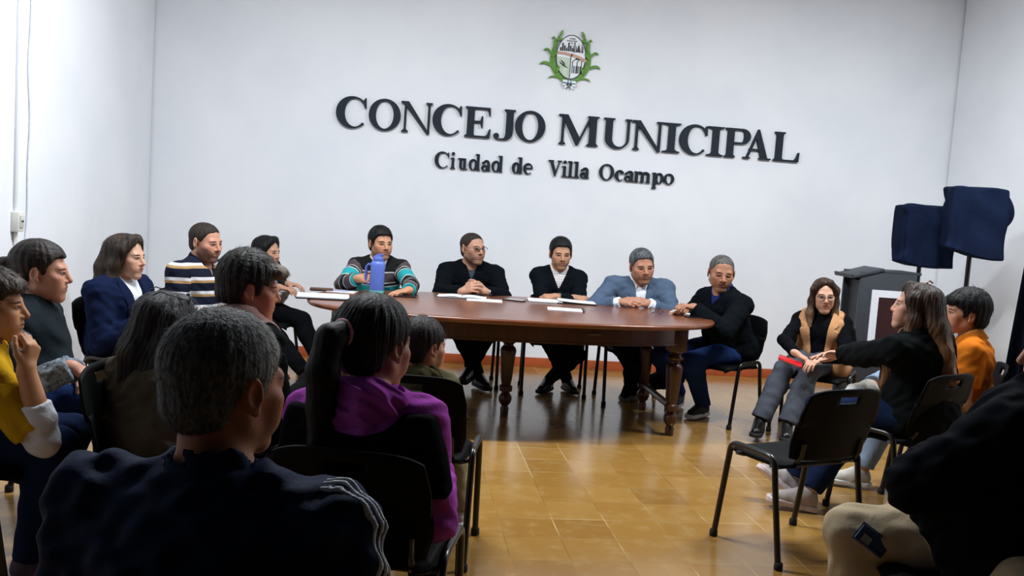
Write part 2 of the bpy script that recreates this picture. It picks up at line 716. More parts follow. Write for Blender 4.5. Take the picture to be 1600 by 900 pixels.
        d2 = nrm(fd * 0.85 + t * (0.45 - tc) + pn * (0.15 + tc))
        T2 = T1 + d2 * 0.034 * q
        d3 = nrm(fd * 0.9 + t * (0.2 - tc * 1.3) + pn * (0.15 + tc))
        T3 = T2 + d3 * 0.028 * q
        g.u(cone(T0, T1, 0.017 * q, 0.0125 * q), 0.012)
        g.u(G().u(cone(T1, T2, 0.0118 * q, 0.0105 * q)).u(cone(T2, T3, 0.0105 * q, 0.0085 * q), 0.003), 0.005)
        s.hand_frames[n] = (W, fd, pn, t, q)
        return g

    hand_frames = None

    # ---- head
    def head(s):
        x, h, M = s.hx, s.hs, s.HM
        fw = s.sp.get('facew', 1.0); jw = s.sp.get('jaw', 1.0); ns = s.sp.get('nose', 1.0)
        hv = s.hv
        E = lambda c, r, k=0: (ell(x(*c), np.array(r) * hv, M), k * h)
        C = lambda a, b, ra, rb: cone(x(*a), x(*b), ra * h, rb * h)
        g = G()
        g.u(*E((0, -0.018, 0.036), (0.0735, 0.094, 0.08)))
        g.u(*E((0, 0.02, -0.025), (0.06 * fw, 0.066, 0.072), 0.03))
        for sg in (1, -1):
            g.u(C((sg * 0.05 * fw * jw, 0.0, -0.052), (sg * 0.018, 0.06, -0.094), 0.013, 0.0155), 0.03 * h)
            g.u(*E((sg * 0.04 * fw, 0.056, -0.016), (0.022, 0.02, 0.018), 0.025))
            g.u(*E((sg * 0.034, 0.058, -0.05), (0.02, 0.02, 0.025), 0.025))
        g.u(*E((0, 0.066, -0.096), (0.022 * jw, 0.018, 0.017), 0.025))
        g.u(*E((0, 0.072, -0.056), (0.028, 0.016, 0.022), 0.02))
        g.u(C((-0.036, 0.069, 0.022), (0.036, 0.069, 0.022), 0.0115, 0.0115), 0.02 * h)
        for sg in (1, -1):
            g.s_(*E((sg * 0.032, 0.092, 0.005), (0.017, 0.0165, 0.0115), 0.012))
            g.u(*E((sg * 0.0315, 0.0685, 0.004), (0.0145, 0.0125, 0.0105), 0.004))
            g.u(C((sg * 0.02, 0.081, 0.0115), (sg * 0.043, 0.073, 0.0095), 0.0046, 0.0044), 0.004 * h)
        g.u(C((0, 0.08, 0.014), (0, 0.078 + 0.024 * ns, -0.024), 0.0085, 0.0115), 0.014 * h)
        for sg in (1, -1): g.u(*E((sg * 0.0125, 0.085, -0.029), (0.0095, 0.0115, 0.008), 0.006))
        g.u(*E((0, 0.0838, -0.0525), (0.0255, 0.0085, 0.0052), 0.006))
        g.u(*E((0, 0.0825, -0.063), (0.022, 0.009, 0.0062), 0.006))
        g.s_(C((-0.022, 0.0885, -0.0575), (0.022, 0.0885, -0.0575), 0.0022, 0.0022), 0.003 * h)
        if s.sp.get('ears', True):
            for sg in (1, -1):
                Me = np.stack([rot_about(M[0], M[2], -sg * 0.42), rot_about(M[1], M[2], -sg * 0.42), M[2]])
                e = G().u(ell(x(sg * 0.078, -0.012, 0.001), np.array((0.0085, 0.0195, 0.031)) * h, Me))
                e.s_(ell(x(sg * 0.0865, -0.008, 0.003), np.array((0.0075, 0.0115, 0.0195)) * h, Me), 0.005 * h)
                e.u(ell(x(sg * 0.078, -0.001, -0.026), np.array((0.0055, 0.008, 0.0105)) * h, Me), 0.006 * h)
                g.u(e, 0.007 * h)
        return g

    def body(s):
        s.hand_frames = {}
        g = s.torso(0.0)
        nk = s.sp.get('neckr', 0.057) * s.hs
        top = s.hx(0, -0.018, -0.045)
        g.u(cone(s.nb - s.S * 0.03, top, nk * 1.08, nk), 0.035)
        g.u(s.head(), 0.016)
        for n in 'RL':
            a = s.arm_f(n)
            a.u(s.hand(n), 0.012)
            g.u(a, 0.018)
            if s.sp.get('barelegs', True): g.u(s.leg_f(n), 0.03)
        return g

    def shoe(s, n, sole=False):
        l = s.sp['leg' + n]
        q = s.k * l.get('size', 1.0)
        hj, kn, an = s.leg[n]
        fd = np.array(l.get('fd', s.F), float); fd = nrm(fd)
        up = np.array(l.get('up', (0, 0, 1)), float); up = nrm(up - fd * (up @ fd))
        rt = np.cross(fd, up)
        org = an - up * 0.075 * q
        X = lambda a, b, c: org + (rt * a + fd * b + up * c) * q
        M = np.stack([rt, fd, up])
        heel, ball, toe = X(0, -0.035, 0), X(0, 0.125, 0), X(0, 0.165, 0)

        def foot2d(r0, r1):
            c = cone(X(0, -0.03, 0), X(0, 0.15, 0), r0 * q, r1 * q)
            fdm, rtm = np.asarray(fd, f32), np.asarray(rt, f32)
            o = np.asarray(org, f32)
            return Prim(lambda P: c.f(o + ((P - o) @ fdm)[..., None] * fdm + ((P - o) @ rtm)[..., None] * rtm))
        if sole:
            g = G().u(cone(X(0, -0.03, 0.01), X(0, 0.16, 0.01), 0.045 * q, 0.052 * q))
            g.i(foot2d(0.037, 0.044), 0.002)
            g.i(plane(X(0, 0, 0.024), up), 0.003).i(plane(X(0, 0, -0.004), -up), 0.003)
            return g
        g = G().u(cone(X(0, -0.022, 0.04), X(0, 0.04, 0.04), 0.036 * q, 0.038 * q))
        g.u(cone(X(0, 0.05, 0.034), X(0, 0.14, 0.026), 0.04 * q, 0.034 * q), 0.02)
        g.u(ell(X(0, 0.0, 0.07), np.array((0.038, 0.05, 0.045)) * q, M), 0.02)
        g.u(cone(X(0, 0.01, 0.08), X(0, 0.1, 0.04), 0.034 * q, 0.03 * q), 0.02)
        g.i(plane(X(0, 0, 0.012), -up), 0.004)
        return g

    # ---- clothing
    def top(s, e, sleeve='long', hem=-0.07, neck=0.066, neckdrop=0.0, v=None, back_v=0.0, cuff=0.015, fold=0.004, flare=0.004, shoulder=1.0, front=None, tight=0.0, fh=True, armhole=0.012):
        """upper garment at offset e. v=(half width at the neck, depth) cuts a wedge at the front;
        front=(half width, ) opens it all the way down"""
        g = s.torso(e, 0.05, True, shoulder)
        if sleeve != 'none':
            for n in 'RL':
                if sleeve == 'short':
                    E, W = s.arm[n]
                    a = G().u(cone(s.sh[n], E, 0.055 * s.k + e, 0.05 * s.k + e + 0.008))
                    d = nrm(E - s.sh[n])
                    a.i(plane(s.sh[n] + d * 0.19 * s.k, d), 0.004)
                else: a = s.arm_f(n, e + tight, cuff, flare)
                g.u(a, 0.03)
        else:
            for n, sg in (('R', 1), ('L', -1)):
                g.i(plane(s.sh[n] + s.Rs * sg * armhole, s.Rs * sg + s.S * 0.25), 0.006)
        if fold:
            g.d(ripple(((0.3, 0.2, 1), 0.11, fold * 0.5, s.hip[0] * 7), ((1, 0.3, 0.5), 0.075, fold * 0.35, 1.0), ((-0.6, 0.8, 0.9), 0.052, fold * 0.3, s.hip[1] * 5)))
        nd = nrm(s.hx(0, -0.018, -0.045) - s.nb)
        g.s_(cone(s.nb - nd * (0.012 + neckdrop), s.nb + nd * 0.2, neck * s.hs, (neck + 0.035) * s.hs), 0.006)
        # open the front of the neck a little lower than the back
        if fh: g.s_(cone(s.nb + s.Fs * 0.05 - s.S * (0.02 + neckdrop), s.nb + s.Fs * 0.09 + s.S * 0.12, 0.045 * s.hs, 0.06 * s.hs), 0.01)
        if hem is not None: g.i(plane(s.hip + s.S * hem, -s.S + s.F * 0.0), 0.006)
        if v or front:
            o, Rm, Fm, Sm = (np.asarray(a, f32) for a in (s.nb, s.Rs, s.Fs, s.S))

            def wedge(P):
                q = P - o
                x, y, z = np.abs(q @ Rm), q @ Fm, q @ Sm
                if front: hw = np.interp(z, front[0], front[1]).astype(f32)
                else:
                    hw = f32(v[0]) * np.clip((z + f32(v[1])) / f32(v[1]), 0, 2)
                d = np.maximum(x - hw, f32(0.0) - y)
                if not front: d = np.maximum(d, -(z + f32(v[1])))
                return d
            g.ops.append(('s', Prim(wedge), 0.004))
        return g

    def patch(s, poly, e, top=None, y0=0.02, side=None, back=False):
        """piece of cloth lying on the chest: polygon in (right, up) metres from the base of the neck"""
        g = top if top is not None else s.torso(e, 0.05)
        f2 = poly_sd(poly)
        o, Rm, Fm, Sm = (np.asarray(a, f32) for a in (s.nb, s.Rs, s.Fs, s.S))
        q = Prim(lambda P: f2((P - o) @ Rm, (P - o) @ Sm))
        g.i(q, 0.003)
        g.i(plane(s.nb + s.Fs * y0, s.Fs if back else -s.Fs))
        return g

    def trousers(s, e=0.012, e2=None, cut=0.0, fold=0.0025, waist=0.12):
        g = G().u(ell(s.hip + s.S * 0.015, (0.168 * s.w * s.k + e, 0.125 * s.k + s.sp.get('belly', 0) * 0.5 + e, 0.135 * s.k + e), s.PM))
        for n in 'RL':
            c = cut[n] if isinstance(cut, dict) else cut
            g.u(s.leg_f(n, e, e2, c), 0.03)
        if fold:
            g.d(ripple(((0.8, 0.3, 0.4), 0.09, fold * 0.5, 1.0), ((0.2, 1, 0.6), 0.06, fold * 0.4, 2.0), ((0.5, -0.6, 1), 0.13, fold * 0.4, 0)))
        return g

    # ---- hair in head coordinates
    def hg(s, c):
        """hair hangs: below the ears a point follows gravity instead of the tilt of the head"""
        p = s.hx(*c)
        k = min(1.0, max(0.0, (-0.0 - c[2]) / 0.05))
        f0 = nrm(V(s.HM[1][0], s.HM[1][1], 0)); r0 = np.cross(f0, V(0, 0, 1))
        a = s.hx(c[0], c[1], 0.0) if False else s.Hc + (r0 * c[0] * s.hv[0] + f0 * c[1] * s.hv[1] + V(0, 0, c[2]) * s.hv[2])
        return p * (1 - k) + a * k

    def hairline(s, nape=-0.07, front=0.066, side=0.022, burn=-0.012, temple=0.04, widow=0.35):
        ys = [-0.15, -0.05, -0.036, -0.026, 0.006, 0.012, 0.026, 0.032, 0.052, 0.07, 0.12]
        zs = [nape, nape, -0.04, side, side, burn, burn, 0.02, temple, front, front + 0.004]
        o, M, h, hv = np.asarray(s.Hc, f32), np.asarray(s.HM, f32), f32(s.hs), np.asarray(s.hv, f32)

        def f(P):
            q = ((P - o) @ M.T) / hv
            zc = np.interp(q[..., 1], ys, zs).astype(f32) + f32(0.003) * np.sin(q[..., 0] * 420 + 1) * np.sin(q[..., 0] * 130)
            zc = zc + f32(widow) * np.clip(np.abs(q[..., 0]) - f32(0.018), 0, 0.03) * (q[..., 1] > 0.03) - f32(widow) * f32(0.008)
            return (zc - q[..., 2]) * h * f32(0.75)
        return Prim(f)

    def hairtex(s, amp, freq=55, tilt=0.4):
        o, M, h, hv = np.asarray(s.Hc, f32), np.asarray(s.HM, f32), f32(s.hs), np.asarray(s.hv, f32)

        def f(P):
            q = ((P - o) @ M.T) / hv
            a = np.arctan2(q[..., 0], -(q[..., 1] + f32(0.02)))
            return f32(amp) * (np.sin(a * freq + q[..., 2] * 30 * tilt + 2 * np.sin(q[..., 2] * 40)) * f32(0.5) + np.sin(a * freq * 0.37 + q[..., 2] * 22) * f32(0.5) + np.sin(q[..., 0] * 170 + q[..., 1] * 120) * f32(0.3))
        return f

    def hair_short(s, e=0.008, top=0.006, line=None, extra=None, tex=0.0015):
        x, h, M = s.hx, s.hs, s.HM
        g = G().u(ell(x(0, -0.019, 0.038 + top * 0.5), np.array((0.0745 + e, 0.0945 + e, 0.08 + e + top * 0.5)) * s.hv, M))
        g.u(ell(x(0, -0.045, -0.02), np.array((0.058 + e, 0.058 + e, 0.06)) * s.hv, M), 0.02)
        if extra:
            for c, r in extra: g.u(ell(x(*c), np.array(r) * s.hv, M), 0.02 * h)
        g.i(s.hairline(**(line or {})), 0.004)
        if tex: g.d(s.hairtex(tex))
        return g

    def hair_long(s, locks, e=0.012, opening=((0, 0.105, -0.012), (0.057, 0.085, 0.118)), tex=0.0025, freq=45, back=None, line=None):
        x, h, M = s.hx, s.hs, s.HM
        g = G().u(ell(x(0, -0.02, 0.04), np.array((0.0745 + e, 0.0945 + e, 0.08 + e)) * s.hv, M))
        g.i(s.hairline(**dict(dict(nape=-0.1, front=0.09, side=-0.05, burn=-0.05, temple=0.05, widow=0.1), **(line or {}))), 0.01)
        for c, r in (back or []): g.u(ell(s.hg(c), np.array(r) * s.hv, M), 0.03 * h)
        for ch in locks:
            for (a, ra), (b, rb) in zip(ch, ch[1:]):
                g.u(cone(s.hg(a), s.hg(b), ra * h, rb * h), 0.025 * h)
        if opening: g.s_(ell(x(*opening[0]), np.array(opening[1]) * s.hv, M), 0.012 * h)
        g.d(s.hairtex(tex, freq, 0.15))
        return g


def skin_mat(name, tone, brow='#231a15', lip='#9a5a50', beard=0.0, beardc='#2a211d', browh=0.0045, eyes='open', iris='#2a1a10', blush=0.25, moust=True, gaze=0.0, browz=0.0235, lash=0.8):
    t = NT(name)
    hl = t.attr('hl')
    X, Y, Z = t.xyz(hl)
    ax = t.math('ABSOLUTE', X)
    front = t.step(Y, 0.035, 0.05)

    def disc(cx, cz, rx, rz, x=None, soft=0.25, slope=0.0, z=None):
        xx = ax if x is None else x
        dx = t.math('SUBTRACT', xx, cx)
        a = t.math('DIVIDE', dx, rx)
        zz = t.math('SUBTRACT', Z, cz)
        if slope: zz = t.math('SUBTRACT', zz, t.math('MULTIPLY', t.math('ABSOLUTE', dx), slope))
        b = t.math('DIVIDE', zz, rz)
        r2 = t.math('ADD', t.math('MULTIPLY', a, a), t.math('MULTIPLY', b, b))
        return t.math('MULTIPLY', t.step(r2, 1 + soft, 1 - soft), front)
    base = lin(tone)
    red = (min(1, base[0] * 1.08), base[1] * 0.8, base[2] * 0.74, 1)
    o = t.obj()
    mott = t.step(t.noise(o, 35, 4), 0.35, 0.75)
    col = t.mix(t.math('MULTIPLY', mott, 0.35), base, red)
    for cx, cz, rx, rz in ((0.04, -0.022, 0.026, 0.02), (0.0, -0.025, 0.016, 0.014)):
        col = t.mix(t.math('MULTIPLY', disc(cx, cz, rx, rz, soft=0.8), blush), col, red)
    if beard:
        up = t.math('ADD', t.math('MULTIPLY', ax, 0.55), -0.056)      # cheek line
        m = t.math('MULTIPLY', t.step(t.math('SUBTRACT', up, Z), -0.006, 0.014), t.step(Y, -0.02, 0.012))
        m = t.math('MULTIPLY', m, t.step(Z, -0.135, -0.11))
        if moust: m = t.math('MAXIMUM', m, disc(0.0, -0.043, 0.027, 0.0065))
        m = t.math('MULTIPLY', m, t.math('SUBTRACT', 1.0, disc(0.0, -0.0575, 0.022, 0.0105)))
        grain = t.step(t.noise(o, 420, 2), 0.3, 0.62)
        m = t.math('MULTIPLY', m, t.math('ADD', t.math('MULTIPLY', grain, 0.4), 0.6))
        col = t.mix(t.math('MULTIPLY', m, beard), col, lin(beardc))
    col = t.mix(t.math('MULTIPLY', disc(0.0, -0.052, 0.0255, 0.0052), 0.75), col, lin(lip))
    col = t.mix(t.math('MULTIPLY', disc(0.0, -0.063, 0.02, 0.0062), 0.75), col, lin(lip))
    col = t.mix(t.math('MULTIPLY', disc(0.0, -0.0572, 0.023, 0.0013), 0.8), col, lin('#3a1c18'))
    col = t.mix(t.math('MULTIPLY', disc(0.009, -0.034, 0.0045, 0.0026), 0.8), col, lin('#3a1c18'))
    col = t.mix(t.math('MULTIPLY', disc(0.031, browz, 0.02, browh, slope=-0.12), 0.88), col, lin(brow))
    if eyes == 'open':
        col = t.mix(t.math('MULTIPLY', disc(0.0315, 0.0055, 0.0165, 0.0072), lash), col, lin('#1c100c'))
        sc = disc(0.0315, 0.0040, 0.0132, 0.0036)
        col = t.mix(t.math('MULTIPLY', sc, 0.85), col, lin('#aea39c'))
        ir = t.math('ADD', disc(0.0315 + gaze, 0.0048, 0.0058, 0.0058, x=X), disc(-0.0315 + gaze, 0.0048, 0.0058, 0.0058, x=X))
        col = t.mix(t.math('MULTIPLY', ir, t.math('MULTIPLY', sc, 1.0)), col, lin(iris))
    else:
        col = t.mix(t.math('MULTIPLY', disc(0.0315, -0.001, 0.015, 0.003, slope=0.1), 0.85), col, lin('#1c100c'))
    t.out(col, 0.52, 0, 0.35)
    t.b.inputs['Subsurface Weight'].default_value = 0.03
    t.b.inputs['Subsurface Radius'].default_value = (0.01, 0.004, 0.002)
    t.bump(t.noise(o, 260, 3), 0.08, 0.004)
    return t.m


def hair_mat(name, dark, light, mixlo=0.4, mixhi=0.75, rough=0.55, stretch=(90, 90, 9), grad=None, spec=0.3):
    """strands: noise stretched along the fall of the hair; grad=(z lo, z hi, colour) tints towards the ends, roots or front"""
    t = NT(name)
    hl = t.attr('hl')
    v = t.scale(hl, stretch)
    n1 = t.noise(v, 1.0, 4, 0.6)
    n2 = t.noise(t.scale(hl, tuple(a * 0.25 for a in stretch)), 1.0, 3)
    f = t.step(t.math('ADD', t.math('MULTIPLY', n1, 0.55), t.math('MULTIPLY', n2, 0.45)), mixlo, mixhi)
    col = t.mix(f, lin(dark), lin(light))
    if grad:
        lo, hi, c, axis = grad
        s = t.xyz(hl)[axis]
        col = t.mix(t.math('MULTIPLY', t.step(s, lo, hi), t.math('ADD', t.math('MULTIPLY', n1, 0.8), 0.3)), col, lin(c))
    t.out(col, rough, 0, spec)
    t.bump(n1, 0.8, 0.006)
    return t.m


# jobs collected here are meshed together by worker threads further down
JOBS = []


def job(root, body, name, field, h, mat, parent=None, kind='cloth', post=None, attrs=True):
    JOBS.append(dict(root=root, body=body, name=name, field=field, h=h, mat=mat, parent=parent, post=post))
    return JOBS[-1]


def add_attrs(me, verts, b):
    hl = ((verts - b.Hc) @ b.HM.T) / b.hv
    q = verts - b.nb
    cl = np.stack([q @ b.Rs, q @ b.Fs, q @ b.S], -1)
    c0 = cl.copy()
    for n, sg in (('R', 1), ('L', -1)):
        S, (E, W) = b.sh[n], b.arm[n]
        l1 = np.linalg.norm(E - S); l2 = np.linalg.norm(W - E)
        d1, d2 = (E - S) / l1, (W - E) / l2
        s1 = np.clip((verts - S) @ d1, 0, l1); s2 = np.clip((verts - E) @ d2, 0, l2)
        r1 = np.linalg.norm(verts - S - s1[:, None] * d1, axis=1); r2 = np.linalg.norm(verts - E - s2[:, None] * d2, axis=1)
        sl = np.where(r1 < r2, s1, l1 + s2); r = np.minimum(r1, r2)
        dt = (np.sqrt((c0[:, 0] / (0.165 * b.w)) ** 2 + (c0[:, 1] / 0.125) ** 2) - 1) * 0.125
        m = ((r - 0.058 * b.k * b.sp.get('thick', 1.0)) < dt) & (sl > 0.02) & (r < 0.13)
        cl[m, 2] = -0.05 - sl[m]
        cl[m, 0] = sg * (0.5 + r[m])
        cl[m, 1] = ((verts[m] - S) @ b.Fs)
    for nm, arr in (('hl', hl), ('cl', cl)):
        a = me.attributes.new(nm, 'FLOAT_VECTOR', 'POINT')
        a.data.foreach_set('vector', arr.astype(np.float32).ravel())


def strands(verts, quads, b, n, length, width, lift, seed, region=None, crown=(0, -0.045, 0.12), down=0.0, seg=3, jitter=0.35):
    """fine hairs standing on or lying along a hair surface"""
    rng = np.random.default_rng(seed)
    a, c, d = verts[quads[:, 0]], verts[quads[:, 1]], verts[quads[:, 3]]
    nr = np.cross(c - a, d - a); nr /= np.maximum(np.linalg.norm(nr, axis=1, keepdims=True), 1e-9)
    cen = verts[quads].mean(1)
    hl = ((cen - b.Hc) @ b.HM.T) / b.hv
    ok = np.nonzero((nr * (cen - b.hx(0, -0.02, 0.02))).sum(1) > 0)[0] if region is None else np.nonzero(region(hl))[0]
    pick = rng.choice(ok, n)
    p = cen[pick] + rng.normal(0, 0.002, (n, 3)); N = nr[pick]
    cr = b.hx(*crown)
    fl = p - cr
    fl -= N * (fl * N).sum(1, keepdims=True)
    fl /= np.maximum(np.linalg.norm(fl, axis=1, keepdims=True), 1e-6)
    if down:
        fl = fl * (1 - down) + np.array([0, 0, -1.0]) * down
        fl -= N * (fl * N).sum(1, keepdims=True)
        fl /= np.maximum(np.linalg.norm(fl, axis=1, keepdims=True), 1e-6)
    fl += rng.normal(0, jitter, (n, 3))
    L = length * rng.uniform(0.6, 1.2, n)[:, None]
    dirn = fl * (1 - lift) + N * lift
    dirn /= np.linalg.norm(dirn, axis=1, keepdims=True)
    sd = np.cross(dirn, N + rng.normal(0, 0.4, (n, 3))); sd /= np.maximum(np.linalg.norm(sd, axis=1, keepdims=True), 1e-6)
    rows = []
    for i in range(seg):
        t = i / (seg - 1)
        q = p - N * 0.002 + dirn * L * t + N * L * lift * 0.0 - N * (L * t) ** 2 * (1 - lift) / 0.17
        wd = width * (1 - 0.8 * t)
        rows += [q - sd * wd, q + sd * wd]
    vs = np.stack(rows, 1).reshape(-1, 3)
    base = np.arange(n) * seg * 2
    fs = []
    for i in range(seg - 1):
        o = base + i * 2
        fs.append(np.stack([o, o + 1, o + 3, o + 2], -1))
    return vs, np.concatenate(fs)


def run_jobs():
    def work(j):
        v, q = surface(j['field'], j['h'])
        if j['post']: v, q = j['post'](v, q)
        return v, q
    with ThreadPoolExecutor(max_workers=max(2, os.cpu_count() or 4)) as ex:
        res = list(ex.map(work, JOBS))
    made = {}
    for j, (v, q) in zip(JOBS, res):
        loc = np.array(j['root'].location)
        me = np_mesh(j['name'], v - loc, q)
        add_attrs(me, v, j['body'])
        par = made[id(j['parent'])] if j['parent'] is not None else j['root']
        o = link_mesh(j['name'], me, j['mat'], par)
        made[id(j)] = o
    JOBS.clear()
# ------------------------------------------------------------------ the room
WY, WXL, WXR, CEIL = 8.12, -2.22, 5.12, 4.05
XF, YF = (-2.22, 5.12), (-0.6, 8.12)


def wall_mat():
    t = NT('white_wall_paint')
    o = t.obj()
    a = t.noise(o, 1.3, 3); b = t.noise(o, 60, 4)
    t.out(t.mix(t.step(a, 0.3, 0.7), lin('#e3e7ed'), lin('#ebeef3')), 0.75, 0, 0.3)
    t.bump(t.math('ADD', t.math('MULTIPLY', b, 0.3), a), 0.06, 0.01)
    return t.m


def floor_mat():
    """20 cm cement tiles, ochre, glossy from polish, pale or dark joints in places"""
    t = NT('ochre_tile_floor')
    o = t.obj()
    br = t.n('ShaderNodeTexBrick', offset=0.0, squash=1.0)
    t.link(t.scale(o, (1, 1, 1)), br.inputs['Vector'])
    br.inputs['Scale'].default_value = 1.0
    br.inputs['Brick Width'].default_value = 0.25
    br.inputs['Row Height'].default_value = 0.25
    br.inputs['Mortar Size'].default_value = 0.003
    br.inputs['Mortar Smooth'].default_value = 0.3
    br.inputs['Color1'].default_value = (0, 0, 0, 1)
    br.inputs['Color2'].default_value = (1, 1, 1, 1)
    br.inputs['Mortar'].default_value = (0.5, 0.5, 0.5, 1)
    tile = t.math('ADD', t.math('MULTIPLY', br.outputs['Color'], 0.6), t.math('MULTIPLY', t.noise(o, 2.3, 4), 0.5))
    base = t.ramp(tile, [(0.15, lin('#86602a')), (0.5, lin('#956e34')), (0.85, lin('#9c763c'))], 'LINEAR')
    mott = t.noise(o, 9, 5, 0.65)
    base = t.mix(t.math('MULTIPLY', t.step(mott, 0.45, 0.8), 0.35), base, lin('#b49a6a'))
    joint = t.step(t.noise(o, 1.1, 2), 0.46, 0.6)
    jc = t.mix(joint, lin('#7a5c28'), lin('#c9b88a'))
    jm = t.math('MULTIPLY', br.outputs['Fac'], t.step(t.noise(o, 3.1, 2), 0.38, 0.6))
    col = t.mix(t.math('MULTIPLY', jm, 0.75), base, jc)
    rgh = t.math('ADD', t.math('MULTIPLY', mott, 0.14), 0.12)
    t.out(col, rgh, 0, 0.8)
    h = t.math('SUBTRACT', t.math('MULTIPLY', t.noise(o, 5, 3), 0.3), t.math('MULTIPLY', br.outputs['Fac'], 0.25))
    t.bump(h, 0.12, 0.01)
    return t.m


WALL = wall_mat()
tag(MB().box(((XF[0] + XF[1]) / 2, 3.76, -0.05), (7.34, 8.72, 0.1)).build('floor', floor_mat(), smooth=False), None, None, kind='structure')
tag(MB().box((1.45, WY + 0.08, CEIL / 2), (7.66, 0.16, CEIL)).build('wall_back', WALL, smooth=False), None, None, kind='structure')
tag(MB().box((WXL - 0.08, 4.3, CEIL / 2), (0.16, 7.6, CEIL)).build('wall_left', WALL, smooth=False), None, None, kind='structure')
tag(MB().box((WXR + 0.08, 4.9, CEIL / 2), (0.16, 6.4, CEIL)).build('wall_right', WALL, smooth=False), None, None, kind='structure')
tag(MB().box((1.45, 5.5, CEIL + 0.05), (7.66, 5.4, 0.1)).build('ceiling', plain('ceiling_paint', '#d9dadd', 0.9, vary=0.03), smooth=False), None, None, kind='structure')
SKIRT = plain('red_clay_skirting', '#a8512c', 0.35, vary=0.15, scale=6)
tag(MB().box((1.45, WY - 0.008, 0.043), (7.34, 0.016, 0.086), bev=0.003).build('baseboard_back', SKIRT), None, None, kind='structure')
tag(MB().box((WXL + 0.008, 4.3, 0.043), (0.016, 7.6, 0.086), bev=0.003).build('baseboard_left', SKIRT), None, None, kind='structure')
tag(MB().box((WXR - 0.008, 4.9, 0.043), (0.016, 6.4, 0.086), bev=0.003).build('baseboard_right', SKIRT), None, None, kind='structure')

# switch box with surface conduit and a loose cable on the left wall
PALE = plain('ivory_plastic', '#dcdcd2', 0.45, vary=0.03)
sb = empty('switch_box', (WXL, 5.42, 1.10), 'small ivory switch box with a dark rocker on the left wall above the ponytail people', 'switch')
sb['label'] = 'small ivory wall switch box with a narrow dark rocker on the left wall'
MB().box((0.022, 0, 0.06), (0.044, 0.075, 0.115), bev=0.006).build('housing', PALE, sb)
MB().box((0.047, 0, 0.062), (0.006, 0.05, 0.07), bev=0.003).build('face_plate', plain('switch_face', '#c9cabd', 0.4), sb)
MB().box((0.051, 0, 0.064), (0.005, 0.03, 0.010), bev=0.002).build('rocker', plain('dark_plastic', '#2a2c2e', 0.4), sb)
MB().tube([(0.012, 0, -0.001), (0.012, 0, -0.05)], 0.012).build('cable_gland', PALE, sb)
tag(MB().box((WXL + 0.008, 5.42, (1.216 + CEIL) / 2), (0.016, 0.028, CEIL - 1.216), bev=0.003).build('cable_conduit', plain('white_conduit', '#e4e9ee', 0.5, vary=0.02)),
    'white square cable conduit running up the left wall from the switch box', 'conduit')
pts = [V(WXL + 0.006, 5.58 + 0.012 * math.sin(z * 5) + 0.01 * math.sin(z * 11 + 1), z) for z in np.linspace(0.2, CEIL - 0.05, 60)]
tag(MB().tube(pts, 0.004, 6).build('loose_cable', plain('white_cable', '#c9d0d6', 0.5)), 'thin white cable hanging loosely down the left wall', 'cable')


# ------------------------------------------------------------------ raised lettering on the back wall (bold roman capitals)
def arc(cx, cy, rx, ry, a0, a1, n=28):
    return [(cx + rx * math.cos(math.radians(a0 + (a1 - a0) * i / (n - 1))), cy + ry * math.sin(math.radians(a0 + (a1 - a0) * i / (n - 1)))) for i in range(n)]


